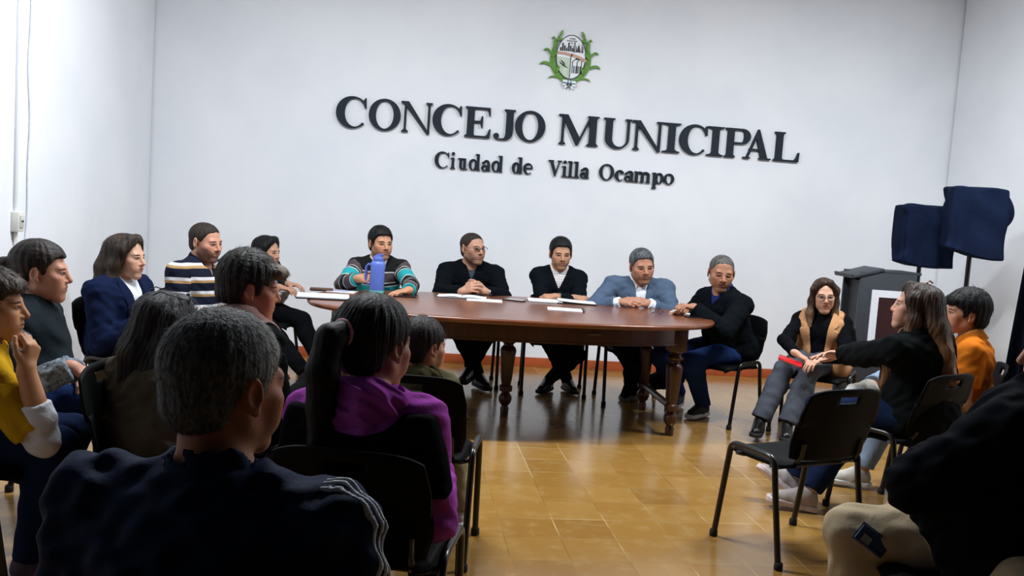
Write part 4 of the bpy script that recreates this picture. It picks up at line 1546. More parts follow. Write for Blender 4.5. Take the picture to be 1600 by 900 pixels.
def rbox(c, half, r, M, flare=0.0, fold=0.0, ph=0.0):
    c, half, Mm = np.asarray(c, f32), np.asarray(half, f32), np.asarray(M, f32)

    def f(P):
        q = (P - c) @ Mm.T
        dn = np.clip((half[2] - q[..., 2]) / (2 * half[2]), 0, 1.2)
        a = np.arctan2(q[..., 1], q[..., 0])
        gr = flare * dn + fold * dn * np.sin(a * 9 + ph + 2 * np.sin(a * 3 + ph))
        d = np.abs(q) - (half - r)
        d[..., 0] -= gr; d[..., 1] -= gr
        return (_len(np.maximum(d, 0)) + np.minimum(d.max(-1), 0) - r) * f32(0.8)
    return Prim(f, c, float(np.linalg.norm(half)) + 0.1)


class Dummy:
    def __init__(s, p):
        s.Hc = s.nb = np.array(p, float); s.HM = np.eye(3); s.hs = 1.0; s.hv = np.ones(3); s.w = 1.0; s.k = 1.0; s.sp = {}
        s.R, s.F, s.S = np.eye(3); s.Rs, s.Fs = s.R, s.F
        s.sh = {n: V(99, 99, 99) for n in 'RL'}; s.arm = {n: (V(99, 99, 98), V(99, 99, 97)) for n in 'RL'}


def covered_speaker(x0, y0, x1, y1, D, yaw, dep, label, polex, folds, peak=None, lift=0.0, side_cut=0.0):
    tl, br = at_d(x0, y0, D), at_d(x1, y1, D)
    wv = np.linalg.norm((br - tl)[:2]) / 2
    c = (tl + br) / 2
    hz = (tl[2] - br[2]) / 2
    M = rotz(math.radians(yaw)).T
    c2 = c + M[1] * dep
    root = empty('covered_speaker', (c2[0], c2[1], 0), label, 'covered speaker')
    g = G().u(rbox(c2, (wv, dep, hz), 0.012, M, 0.006, folds, polex))
    if peak is not None:
        for q, r in peak: g.u(ell(c2 + M.T @ V(*q), r, M), 0.05)
    g.d(ripple(((0.2, 0.3, 1), 0.33, 0.006, 1), ((1, 0.2, 0.4), 0.19, 0.004, 2)))
    o = np.asarray(c2, f32); Mm = np.asarray(M, f32)

    def hem(P):                                       # uneven hem
        q = (P - o) @ Mm.T
        return -(q[..., 2] + f32(hz - 0.03) + f32(0.02) * np.sin(q[..., 0] * 9 + polex) + f32(side_cut) * q[..., 0]) * f32(0.9)
    g.i(Prim(hem), 0.004)
    job(root, Dummy(c2), 'cover', g, 0.011, NAVY)
    m = MB()
    m.tube([(0, 0, 0.12), (0, 0, c2[2] - hz + 0.1)], 0.018, 12)
    m.build('pole', CH_ME, root)
    m = MB()
    m.lathe([(0.028, 0.55), (0.03, 0.56), (0.03, 0.62), (0.022, 0.63)], (0, 0, 0), 16)
    m.build('collar', CH_RB, root)
    for k in range(3):
        a = 2 * math.pi * k / 3 + 0.5
        MB().tube([(0, 0, 0.6), (0.42 * math.cos(a), 0.42 * math.sin(a), 0.012)], 0.012, 8).build('leg', CH_ME, root)
    return root


covered_speaker(1420, 319, 1487, 424, 7.25, -8, 0.15, 'navy cloth draped over a speaker on a pole, lower of the two behind the lectern', 2.0, 0.012,
                peak=[((-0.17, -0.08, 0.225), (0.05, 0.05, 0.03))], side_cut=0.12)
covered_speaker(1493, 290, 1566, 408, 6.75, -22, 0.19, 'navy cloth draped over a speaker on a tall pole, upper one nearest the right wall', 0.6, 0.015,
                peak=[((0.2, 0.05, 0.1), (0.08, 0.12, 0.14))], side_cut=0.12)

q0, q1 = at_d(1574, 600, 4.9), at_d(1600, 392, 4.9)
cur = empty('curtain', (q0[0] + 0.3, q0[1], 0.04), 'dark navy cloth hanging in folds at the right edge, behind the boy in orange', 'curtain')


def curtain(u, v):
    z = (q1[2] + 0.12) * (1 - v)
    w = 0.62 + 0.1 * v
    x = 0.36 - w + w * u
    return V(x, 0.03 * math.sin(u * 34 + 0.7 * math.sin(v * 3)) * (0.4 + 0.6 * v) + 0.35 * u, z)


MB().grid(90, 24, curtain).build('drape', NAVY, cur, angle=180, solid=0.004)
MB().tube([(-0.28, 0, q1[2] + 0.13), (0.36, 0.35, q1[2] + 0.13)], 0.012, 10).build('rail', CH_ME, cur)

# ------------------------------------------------------------------ things on the table
PAPER = plain('white_paper', '#e9ecf0', 0.7, vary=0.02)
INKB = plain('black_cover', '#111214', 0.5)
def on_table(px, py): return at_z(px, py, TZ)


def sheet(m, c, w, h, rz, z0, t, curl=0.0):
    M = rotz(rz)
    def f(u, v):
        q = M @ V((u - 0.5) * w, (v - 0.5) * h, 0)
        return V(c[0] + q[0], c[1] + q[1], z0 + curl * (2 * u - 1) ** 2 * abs(2 * u - 1))
    m.grid(9, 5, f)


def place(name, px, py, label, cat, rz=0.0, dz=0.0, group=None):
    q = on_table(px, py)
    return empty(name, (q[0], q[1], TZ + dz), label, cat, group, rz)


# pile at the left end
r = place('folder', 505, 465.5, 'white folder with dark edge lying at the left tip of the table', 'folder', math.radians(4))
MB().box((0, 0, 0.004), (0.34, 0.23, 0.008), bev=0.001).build('cover', INKB, r)
MB().box((0.0, 0.0, 0.0135), (0.33, 0.22, 0.011), bev=0.001).build('pages', PAPER, r)
r = place('notepad', 527, 460, 'loose white papers beside the folder at the left end of the table', 'papers', math.radians(-12))
r.location.x += 0.02; r.location.y += 0.2
MB().box((0, 0, 0.003), (0.2, 0.15, 0.006), bev=0.001).build('pages', PAPER, r)
MB().box((-0.02, 0.0, 0.0065), (0.14, 0.10, 0.001)).build('printed_slip', plain('blue_grey_paper', '#8d97bd', 0.7), r)
r = place('pencil_case', 498, 459, 'brown flat case at the left end of the table behind the papers', 'case', math.radians(3))
r.location.y += 0.2
MB().box((0, 0, 0.011), (0.16, 0.06, 0.022), bev=0.006).build('body', plain('brown_leather', '#54382c', 0.6), r)
MB().box((0, -0.031, 0.012), (0.13, 0.003, 0.004)).build('zip', plain('zip_metal', '#8e8474', 0.4, 0.8), r)

# thermos
q = at_z(588, 460, TZ)
th_ = empty('thermos', (q[0], q[1], TZ), 'tall periwinkle blue thermos flask with a teal base on the table', 'thermos', rotz=math.radians(-15))
BLUE = plain('periwinkle_enamel', '#5a74c8', 0.38, vary=0.04)
DBLUE = plain('periwinkle_plastic', '#4d63b4', 0.45, vary=0.04)
MB().lathe([(0.049, 0.026), (0.05, 0.03), (0.05, 0.2), (0.0495, 0.215), (0.045, 0.228), (0.036, 0.235)], seg=36).build('bottle', BLUE, th_)
MB().lathe([(0.047, 0.0), (0.05, 0.003), (0.0505, 0.027), (0.0495, 0.03)], seg=36).build('base', plain('teal_silicone', '#4fb3a4', 0.6), th_)
m = MB(); m.lathe([(0.036, 0.232), (0.037, 0.236), (0.037, 0.258), (0.034, 0.262), (0.029, 0.264), (0.027, 0.272), (0.018, 0.276)], seg=30)
m.box((0.012, 0, 0.279), (0.05, 0.024, 0.012), bev=0.004)
m.build('stopper', DBLUE, th_)
MB().tube([(-0.046, 0, 0.205), (-0.066, 0, 0.208), (-0.082, 0, 0.19), (-0.083, 0, 0.12), (-0.078, 0, 0.085), (-0.064, 0, 0.07), (-0.047, 0, 0.075)], 0.010, 10).build('handle', DBLUE, th_)


def phone(px, py, rz, label, colour='#15161a', w=0.075, l=0.155, back=None):
    r = place('mobile_phone', px, py, label, 'phone', rz)
    MB().box((0, 0, 0.0045), (l, w, 0.009), bev=0.003).build('case', plain('phone_case_' + colour[1:], colour, 0.4), r)
    MB().box((0, 0, 0.0092), (l * 0.93, w * 0.9, 0.001)).build('screen', plain('phone_glass' if back is None else 'phone_back_' + back[1:], back or '#0a0c10', 0.12), r)
    return r


phone(632, 464, 0.1, 'dark phone lying on the table beside the blue thermos', '#1d1512')
phone(804, 470, -0.5, 'pale grey phone lying between the man with glasses and the man in a v-neck', '#1c1d20', back='#a9a79c')


def notebook(px, py, w, h, rz, label, name='open_notebook', pen=False, cover='#1a1b20'):
    r = place(name, px, py, label, 'notebook', rz)
    MB().box((0, 0, 0.002), (w, h, 0.004), bev=0.001).build('cover', plain('notebook_cover_' + cover[1:], cover, 0.6), r)
    for sx in (-1, 1):
        m = MB()
        m.grid(9, 3, lambda u, v: V(sx * (0.002 + u * (w / 2 - 0.006)), (v - 0.5) * (h - 0.01), 0.006 + 0.007 * math.sin(math.pi * min(1, u * 1.15 + 0.1)) ** 0.7))
        m.grid(9, 3, lambda u, v: V(sx * (0.002 + u * (w / 2 - 0.006)), (v - 0.5) * (h - 0.01), 0.0045))
        m.build('page', PAPER, r, solid=0.0015, angle=180)
    return r


notebook(722, 464.5, 0.36, 0.2, math.radians(-6), 'open white notebook under the clasped hands of the man with glasses')
r = place('paper_sheet', 757, 469.5, 'white sheet of paper lying beside the open notebook, before the man with glasses', 'paper', math.radians(-5))
MB().box((0, 0, 0.0015), (0.25, 0.17, 0.003)).build('sheet', PAPER, r)
def pen(px, py, rz, label, col, dz=0.0, tilt=0.0):
    r = place('pen', px, py, label, 'pen', rz, dz)
    M = roty(math.pi / 2 + tilt)
    MB().lathe([(0.004, -0.06), (0.0045, -0.055), (0.0045, 0.045), (0.003, 0.058), (0.001, 0.064)], (0, 0, 0.005), 12, M).build('barrel', plain('pen_' + col[1:], col, 0.35), r)
    MB().box((0.0, 0.0, 0.0105) if not tilt else M @ V(0.0, 0, 0) + V(0, 0, 0.0105), (0.035, 0.003, 0.002)).build('clip', plain('pen_clip', '#9a9ca0', 0.3, 0.9), r)
    return r


pen(756, 464.5, 0.1, 'dark pen lying across the notebook of the man with glasses', '#17181c', 0.016)
r = place('document', 851, 471, 'stack of white pages on the left in front of the man with crossed arms', 'papers', math.radians(-4))
MB().box((0, 0, 0.006), (0.25, 0.17, 0.012), bev=0.001).build('pages', PAPER, r)
MB().box((0.0, -0.005, 0.001), (0.255, 0.175, 0.002)).build('cover', INKB, r)
r = place('document', 900, 474, 'open folder of white pages on the right in front of the man with crossed arms', 'papers', math.radians(-6))
MB().box((0, 0, 0.004), (0.29, 0.2, 0.006), bev=0.001).build('cover', INKB, r)
m = MB(); m.grid(11, 3, lambda u, v: V((u - 0.5) * 0.275, (v - 0.5) * 0.19, 0.012 + 0.01 * (1 - u) ** 2)); m.build('pages', PAPER, r, solid=0.006, angle=180)
r = place('document', 884, 484.5, 'white sheet with a dark right edge lying nearest the front of the table', 'papers', math.radians(-8))
MB().box((0, 0, 0.003), (0.25, 0.17, 0.006), bev=0.001).build('sheet', plain('lilac_white_paper', '#dfe1ee', 0.7, vary=0.02), r)
MB().box((0.118, 0, 0.0045), (0.014, 0.172, 0.0095), bev=0.002).build('spine', INKB, r)


def lying_glasses(px, py, rz, label, col):
    r = place('eyeglasses', px, py, label, 'glasses', rz)
    mt = plain('spectacle_frame_' + col[1:], col, 0.3)
    m = MB()
    for sx in (-1, 1):
        m.tube([V(sx * 0.033 + 0.026 * math.cos(a), 0.0, 0.021 + 0.018 * math.sin(a)) for a in np.linspace(0, 2 * math.pi, 20, endpoint=False)], 0.0018, 6, closed=True)
    m.tube([(-0.008, 0, 0.025), (0, 0, 0.029), (0.008, 0, 0.025)], 0.0018, 6)
    m.build('rim', mt, r)
    for sx in (-1, 1):
        MB().tube([(sx * 0.06, 0, 0.027), (sx * 0.062, 0.01, 0.026), (sx * 0.05, 0.1, 0.012), (sx * 0.045, 0.125, 0.003)], 0.0018, 6).build('temple', mt, r)
        MB().lathe([(0.0001, -0.0005), (0.025, -0.0004), (0.025, 0.0004), (0.0001, 0.0005)], (sx * 0.033, 0, 0.021), 20, rotx(math.pi / 2) @ np.diag([1, 0.72, 1])).build('lens', LENS, r)
    return r


def lens_mat():
    t = NT('clear_lens')
    t.out(lin('#f2f6fa'), 0.03, 0, 0.5)
    t.b.inputs['Transmission Weight'].default_value = 1.0
    t.b.inputs['IOR'].default_value = 1.05
    return t.m


LENS = lens_mat()
lying_glasses(972, 482, 0.5, 'folded dark-rimmed glasses on the table before the man in the grey suit', '#26262a')
lying_glasses(1025, 490, 2.2, 'thin brown glasses on the table between the two older men', '#3a1d16')
phone(1088, 496.5, 0.15, 'black phone lying near the right tip of the table', '#0f1013')
r = place('notepad', 1076, 491.5, 'small white notepad beside the hands of the man at the right end of the table', 'notepad', math.radians(-10))
MB().box((0, 0, 0.005), (0.17, 0.11, 0.01), bev=0.001).build('pages', PAPER, r)
MB().box((-0.083, 0, 0.006), (0.008, 0.112, 0.013), bev=0.002).build('binding', INKB, r)
# ------------------------------------------------------------------ the people
HIRES, MID, FAR = 0.0035, 0.0045, 0.005


def _st(bb, n, L, wd, lift, seed, **k):
    def post(v, q):
        v2, q2 = strands(v, q, bb, n, L, wd, lift, seed, **k)
        return np.concatenate([v, v2]), np.concatenate([q, q2 + len(v)])
    return post


def person(label, chair_label, spec, chair_off=0.12, chair_face=None, group=None):
    b = Body(spec)
    root = empty('person', (b.hip[0], b.hip[1], 0), label, 'person')
    c = b.hip + (b.F if chair_face is None else heading(chair_face)) * chair_off
    if chair_label: chair(c[0], c[1], spec['face'] if chair_face is None else chair_face, chair_label)
    b.root = root
    return b


def hair(b, field, h, mat, n=2200, L=0.022, wd=0.0008, lift=0.08, seed=1, **k):
    j = job(b.root, b, 'hair', field, h, mat)
    j['post'] = _st(b, n, L, wd, lift, seed, **dict(dict(jitter=0.22), **k))


def shoes(b, mat, sole=None, h=0.006, sides='RL'):
    for n in sides:
        j = job(b.root, b, 'shoe', b.shoe(n), h, mat)
        if sole is not None: job(b.root, b, 'sole', b.shoe(n, True), h, sole, parent=j)


def collar(b, name, mat, r0=0.064, r1=0.080, hgt=0.038, gap=24, drop=0.045, fall=0.03, tilt=0.35, h=None, tip=0.02):
    """folded shirt collar: stand round the neck, then a leaf that falls outwards and ends in two points"""
    hs = b.hs
    top = b.hx(0, -0.018, -0.045)
    up = nrm(top - b.nb)
    fr = nrm(b.Fs - up * (b.Fs @ up)); rt = np.cross(fr, up)
    m = MB()
    n = 40
    prof = ((0.0, r0 - 0.002), (0.6, r0 - 0.003), (1.0, r0), (1.0, r0 + 0.004), (0.55, r0 + 0.010), (0.0, r1))

    def f(u, v):
        a = math.radians(gap + (360 - 2 * gap) * u)
        k = v * (len(prof) - 1)
        i = min(int(k), len(prof) - 2); t = k - i
        z, r = (prof[i][0] * (1 - t) + prof[i + 1][0] * t), (prof[i][1] * (1 - t) + prof[i + 1][1] * t)
        front = max(0, math.cos(a)) ** 2
        end = max(0, 1 - min(u, 1 - u) * 9)
        zz = hgt * z - drop * front * 1.0 - (fall + tip * end) * (1 - z) * (1 if v > 0.5 else 0.3)
        rr = r * (1 + 0.22 * front * (1 - z * 0.4))
        return b.nb + up * (0.012 + zz * hs) + (fr * math.cos(a) * 1.0 + rt * math.sin(a) * 0.98) * rr * hs + fr * 0.004
    m.grid(n, 11, f)
    for v in m.bm.verts: v.co -= Vector(b.root.location)
    return m.build(name, mat, b.root, solid=0.003, angle=180)


def worn_glasses(b, col='#1a1614', rx=0.025, rz=0.0175, th=0.0016, rimless=False, up=0.0, back=0.0, lens=True):
    h = b.hs
    X = lambda x, y, z: b.hx(x, y - back, z + up) - np.array(b.root.location)
    mt = plain('spectacle_frame_' + col[1:], col, 0.3)
    m = MB()
    ct = [(math.cos(a), math.sin(a)) for a in np.linspace(0, 2 * math.pi, 26, endpoint=False)]
    sq = lambda v: math.copysign(abs(v) ** 0.75, v)
    for sg in (-1, 1):
        pts = [X(sg * 0.0335 + rx * sq(c), 0.099 - abs(sg * 0.0335 + rx * sq(c)) * 0.16, 0.004 + rz * sq(s)) for c, s in ct]
        if rimless: pts = pts[:14]; m.tube(pts, th * h, 6)
        else: m.tube(pts, th * h, 6, closed=True)
    m.tube([X(-0.009, 0.098, 0.008), X(0, 0.101, 0.011), X(0.009, 0.098, 0.008)], th * h, 6)
    g = m.build('glasses', mt, b.root)
    for sg in (-1, 1):
        MB().tube([X(sg * 0.0585, 0.09, 0.008), X(sg * 0.076, 0.075, 0.010), X(sg * 0.081, 0.02, 0.012), X(sg * 0.081, -0.012, 0.016), X(sg * 0.079, -0.03, -0.002)], th * h, 6).build('temple', mt, g)
        if lens:
            l = MB()
            ring = [(X(sg * 0.0335 + rx * sq(c), 0.099 - abs(sg * 0.0335 + rx * sq(c)) * 0.16, 0.004 + rz * sq(s))) for c, s in ct]
            vs = [l.bm.verts.new(Vector(p)) for p in ring]
            l.bm.faces.new(vs)
            l.build('lens', LENS, g, solid=0.001)
    return g


def watch(b, n, off=0.02, r=0.031, strap='#8a8d92', face='#e4e6e6', metal=0.9):
    E, W = b.arm[n]
    d = nrm(W - E)
    c = W - d * off - np.array(b.root.location)
    fd, pn = b.sp['arm' + n].get('fd', d), np.array(b.sp['arm' + n].get('pn', (0, 0, -1)), float)
    nb_ = -nrm(pn - d * (pn @ d)); sd = np.cross(d, nb_)
    M = np.stack([sd, d, nb_]).T
    w = MB()
    a = [(r * math.cos(t), r * 0.92 * math.sin(t)) for t in np.linspace(0, 2 * math.pi, 28, endpoint=False)]
    i = [(x * 0.93, y * 0.93) for x, y in a]
    MR = np.stack([sd, nb_, d]).T
    w.ring(a, i, -0.009, 0.009, MR, c)
    o = w.build('watch', plain('watch_strap_' + strap[1:], strap, 0.3, metal), b.root)
    MB().lathe([(0.0165, 0.0), (0.017, 0.006), (0.0145, 0.008)], c + nb_ * (r * 0.9), 20, M).build('watch_case', plain('watch_steel', '#b4b6b8', 0.25, 0.9), o)
    MB().lathe([(0.0135, 0.0), (0.0135, 0.001)], c + nb_ * (r * 0.9 + 0.0078), 20, M).build('watch_dial', plain('watch_face_' + face[1:], face, 0.3), o)


def stripes(name, bands, lo, hi, sheen=0.05, rough=0.9, other=None):
    """bands: (height below/above the neck in metres, colour) from low to high, measured along torso or sleeve"""
    t = NT(name)
    z = t.xyz(t.attr('cl'))[2]
    f = t.math('DIVIDE', t.math('SUBTRACT', z, lo), hi - lo, clamp=True)
    col = t.ramp(f, [(max(0, (p - lo) / (hi - lo)), lin(c)) for p, c in bands])
    o = t.obj()
    fine = t.noise(o, 700, 2)
    col = t.mix(t.math('MULTIPLY', fine, 0.3), col, t.mix(0.5, col, (0.0, 0.0, 0.0, 1)))
    t.out(col, rough, 0, 0.2)
    t.bump(t.math('ADD', t.noise(o, 14, 4), t.math('MULTIPLY', fine, 0.08)), 0.25, 0.02)
    return t.m


BLACK_TR = cloth('black_trouser_cloth', '#0e1013')
NAVY_TR = cloth('dark_navy_trouser_cloth', '#161c2c')
JEANS = cloth('blue_denim', '#1f325f', 700, 0.3)
JEANS_D = cloth('dark_blue_denim', '#182440', 700, 0.3)
BLK_LEATHER = plain('black_leather', '#0d0d0f', 0.35)
WHITE_SOLE = plain('white_rubber_sole', '#cfd2d6', 0.6)
BLACK_SOLE = plain('black_rubber_sole', '#0b0b0c', 0.7)
WSHIRT = cloth('white_shirt_cotton', '#dde2ec', 1200, 0.2, vary=0.03)
DARKHAIR = hair_mat('dark_brown_hair', '#0b0908', '#2a211c')
BLACKHAIR = hair_mat('black_hair', '#070708', '#19181b', spec=0.22)
SALTHAIR = hair_mat('grey_black_hair', '#23262a', '#73777c', 0.35, 0.8)
BUZZ = hair_mat('cropped_grey_hair', '#2b2a2a', '#6d6a68', 0.3, 0.8, rough=0.7)
BUZZB = hair_mat('cropped_brown_hair', '#17110e', '#382c26', 0.3, 0.8, rough=0.7)

# -- 1 man in the striped cardigan, holding the thermos
tq = V(*th_.location)
b = person('man in a black, grey and teal striped cardigan holding a blue thermos', 'black chair under the man in the striped cardigan at the table', dict(
    head=at_d(595, 381, 6.72), hs=1.0, face=176, hface=152, hpitch=3, lean=14, w=1.04, s=0.98, thick=1.03, facew=0.96, jaw=1.05,
    armR=dict(w=tq + V(-0.135, 0.06, 0.10), fd=(0.85, -0.40, 0.05), pn=(0.42, 0.75, -0.45), curl=(0.45, 0.7, 0.75, 0.8), thumb=0.1, pole=(-1.0, 0.1, -0.9)),
    armL=dict(w=at_y(638, 454, 6.36), fd=(-0.85, -0.5, -0.12), pn=(-0.1, 0.0, -1), curl=0.28, pole=(1.0, 0.1, -0.9)),
    legR=dict(al=(0.16, 0.35, 0.085)), legL=dict(al=(-0.16, 0.3, 0.085))))
job(b.root, b, 'body', b.body(), HIRES, skin_mat('tan_skin', '#b98768', brow='#120d0b', beard=0.42, browh=0.0062, beardc='#3c2c26'))
hair(b, b.hair_short(0.009, 0.014, dict(front=0.076, temple=0.055)), FAR, BLACKHAIR)
job(b.root, b, 'shirt', b.top(0.005, 'long', neck=0.058, cuff=0.03, fold=0.002, fh=False), 0.008, WSHIRT)
CARD = stripes('striped_cardigan_knit', [(-0.72, '#16181b'), (-0.66, '#1f8f95'), (-0.555, '#c9c9c6'), (-0.547, '#4a4344'), (-0.455, '#c9c9c6'), (-0.448, '#17181c'), (-0.40, '#c9c9c6'), (-0.392, '#4a4344'), (-0.335, '#b9b9b6'),
                                        (-0.327, '#17181c'), (-0.275, '#c9c9c6'), (-0.267, '#279aa0'), (-0.172, '#d6d6d2'), (-0.164, '#17181c'), (-0.145, '#d0d0cc'), (-0.138, '#4a4244'), (-0.065, '#d0d0cc'), (-0.058, '#131418')], -0.72, 0.1)
job(b.root, b, 'cardigan', b.top(0.017, 'long', v=(0.05, 0.2), cuff=0.012), 0.007, CARD)
job(b.root, b, 'trousers', b.trousers(), 0.01, BLACK_TR)
shoes(b, BLK_LEATHER, BLACK_SOLE, 0.008)
collar(b, 'collar', WSHIRT, 0.064, 0.082, 0.036, gap=26)

# -- 2 man with glasses in the black jumper, hands clasped
c = at_y(741, 455, 6.64)
b = person('man with glasses in a black buttoned jumper, hands clasped on the table', 'black chair under the man with glasses and clasped hands', dict(
    head=at_d(739, 389, 7.1), hs=1.06, face=180, hface=146, hpitch=0, lean=18, w=1.10, s=1.05, thick=1.08, facew=1.04, jaw=1.12, shw=0.17,
    armR=dict(w=c + V(-0.088, 0.035, -0.015), fd=(0.75, -0.45, 0.45), pn=(0.6, 0.75, -0.35), curl=(0.6, 0.65, 0.7, 0.75), splay=0.22, thumb=0.3, pole=(-1.0, 0.1, -0.9)),
    armL=dict(w=c + V(0.088, 0.055, -0.008), fd=(-0.75, -0.42, 0.50), pn=(-0.6, 0.75, -0.35), curl=(0.6, 0.65, 0.7, 0.75), splay=0.22, thumb=0.3, pole=(1.0, 0.1, -0.9)),
    legR=dict(a=V(0.64, 6.99, 0.10), fd=(0.35, -0.9, 0), pole=(-0.5, -1, 1)), legL=dict(a=V(0.56, 6.92, 0.155), fd=(-0.3, -0.8, 0), up=(0, -0.3, 1), pole=(0.5, -1, 1))))
job(b.root, b, 'body', b.body(), HIRES, skin_mat('fair_skin', '#b58a73', brow='#33241c', beard=0.55, beardc='#4a3a33', browh=0.0048))
hair(b, b.hair_short(0.002, 0.0, dict(front=0.104, temple=0.07, widow=0.5)), 0.004, BUZZB, L=0.006, lift=0.3)
job(b.root, b, 'undershirt', b.top(0.005, 'none', neck=0.057, fold=0, fh=False), 0.008, cloth('slate_tee_cotton', '#3a434d'))
job(b.root, b, 'jumper', b.top(0.017, 'long', v=(0.034, 0.085), cuff=0.014, neck=0.060, fh=False), 0.007, cloth('black_knit', '#0c1014'))
m = MB(); pb = b.nb + b.Fs * 0.142 - b.S * 0.13 - np.array(b.root.location)
m.lathe([(0.006, -0.012), (0.0065, 0.0), (0.004, 0.002)], pb, 14, np.stack([b.Rs, b.S, b.Fs]).T)
m.build('button', plain('pearl_button', '#d2d4d4', 0.3), b.root)
job(b.root, b, 'trousers', b.trousers(), 0.01, BLACK_TR)
shoes(b, BLK_LEATHER, BLACK_SOLE, 0.007)
worn_glasses(b, '#241a18', rimless=True, th=0.0017)
watch(b, 'L', 0.018, 0.034)

# -- 3 man in the v-neck, arms crossed on the table
b = person('man in a black v-neck jumper over a checked shirt, forearms crossed on the table', 'black chair under the man with crossed forearms at the table', dict(
    head=at_d(876, 397, 7.1), hs=1.02, face=186, hface=178, hpitch=9, hroll=1, lean=6, w=1.0, s=1.0, facew=0.97,
    armR=dict(w=at_y(897, 466, 6.76), fd=(1, -0.1, 0), pn=(0, 0.6, -1), curl=0.5, pole=(-1.0, 0.1, -0.8)),
    armL=dict(w=at_y(868, 464, 6.70), fd=(-1, 0.05, -0.05), pn=(0, 0.5, -1), curl=0.9, pole=(1.0, 0.1, -0.8)),
    legR=dict(a=V(1.36, 7.02, 0.09), fd=(0.2, -0.95, 0), pole=(-0.6, -1, 1)), legL=dict(a=V(1.20, 6.98, 0.09), fd=(-0.5, -0.85, 0), pole=(0.6, -1, 1))))
job(b.root, b, 'body', b.body(), HIRES, skin_mat('olive_skin', '#b08468', brow='#140e0b', beard=0.28, browh=0.0055, beardc='#3c2c26', browz=0.0225))
hair(b, b.hair_short(0.008, 0.011, dict(front=0.078, temple=0.056)), FAR, BLACKHAIR)


def check_mat():
    t = NT('checked_shirt_cotton')
    cl = t.xyz(t.attr('cl'))
    a = t.math('GREATER_THAN', t.math('FRACT', t.math('MULTIPLY', cl[0], 55.0)), 0.75)
    c2 = t.math('GREATER_THAN', t.math('FRACT', t.math('MULTIPLY', cl[2], 55.0)), 0.75)
    t.out(t.mix(t.math('MULTIPLY', t.math('MAXIMUM', a, c2), 0.6), lin('#d9d4d2'), lin('#6d6c7c')), 0.8, 0, 0.2)
    return t.m


CHECK = check_mat()
job(b.root, b, 'shirt', b.top(0.006, 'long', neck=0.058, cuff=0.03, fold=0.002, fh=False), 0.007, CHECK)
job(b.root, b, 'jumper', b.top(0.015, 'long', v=(0.062, 0.135), cuff=0.03), 0.007, cloth('black_wool', '#0d1217'))
collar(b, 'collar', CHECK, 0.064, 0.081, 0.034, gap=22, drop=0.05, tip=0.025)
job(b.root, b, 'trousers', b.trousers(0.01), 0.01, BLACK_TR)
shoes(b, BLK_LEATHER, BLACK_SOLE, 0.007)
watch(b, 'L', 0.028, 0.034, '#9a9da0', '#3a3d42')

# -- 4 man in the grey suit
c = at_y(993, 475, 6.42)
b = person('grey-haired man in a blue-grey suit jacket and open white shirt at the table', 'black chair under the man in the blue-grey suit jacket', dict(
    head=at_d(1003, 417, 6.85), hs=1.07, face=182, hface=176, hpitch=9, hroll=5, lean=17, w=1.12, s=1.03, thick=1.1, facew=1.07, jaw=1.15, belly=0.02, nose=1.1, shw=0.172, shdrop=-0.03,
    armR=dict(w=c + V(-0.108, 0.03, 0.0), fd=(0.85, -0.45, 0.15), pn=(0.4, 0.7, -0.6), curl=(0.75, 0.8, 0.9, 0.95), thumb=0.25, pole=(-1.1, 0.1, -0.8)),
    armL=dict(w=c + V(0.108, 0.04, 0.004), fd=(-0.85, -0.45, 0.15), pn=(-0.4, 0.65, -0.6), curl=(0.7, 0.78, 0.88, 0.95), thumb=0.25, pole=(1.1, 0.1, -0.8)),
    legR=dict(a=V(1.84, 6.86, 0.13), fd=(-0.4, -0.7, -0.25), up=(0, -0.25, 1), pole=(-0.4, -1, 1)), legL=dict(a=V(1.92, 6.92, 0.09), fd=(-0.5, -0.8, 0), pole=(0.5, -1, 1))))
job(b.root, b, 'body', b.body(), HIRES, skin_mat('ruddy_skin', '#a97a62', brow='#2a2320', beard=0.22, blush=0.4, lip='#8a4c42', browh=0.0052, browz=0.022))
hair(b, b.hair_short(0.006, 0.011, dict(front=0.082, temple=0.06)), FAR, SALTHAIR, L=0.018)
SUIT = cloth('blue_grey_suiting', '#4c5c72', 1400, 0.22, vary=0.08)
job(b.root, b, 'shirt', b.top(0.006, 'long', neck=0.058, cuff=-0.004, fold=0.002, flare=0.008, fh=False), 0.007, WSHIRT)
job(b.root, b, 'jacket', b.top(0.021, 'long', front=((-0.6, -0.27, -0.19, 0.02), (0.006, 0.004, 0.016, 0.058)), cuff=0.035, shoulder=1.2, flare=0.012), 0.007, SUIT)
for sg in (1, -1):
    job(b.root, b, 'lapel', b.patch([(sg * 0.006, -0.26), (sg * 0.015, -0.19), (sg * 0.054, 0.03), (sg * 0.085, 0.03), (sg * 0.105, -0.045), (sg * 0.085, -0.06), (sg * 0.10, -0.075), (sg * 0.05, -0.2)], 0.0265), 0.006, SUIT)
collar(b, 'collar', WSHIRT, 0.064, 0.083, 0.038, gap=22, drop=0.05, tip=0.03)
job(b.root, b, 'trousers', b.trousers(0.013, 0.02), 0.01, NAVY_TR)
shoes(b, cloth('dark_suede', '#121317'), plain('grey_rubber_sole', '#8f9093', 0.6), 0.007)
watch(b, 'L', 0.012, 0.033, '#15161a', '#c9c4b0', 0.1)

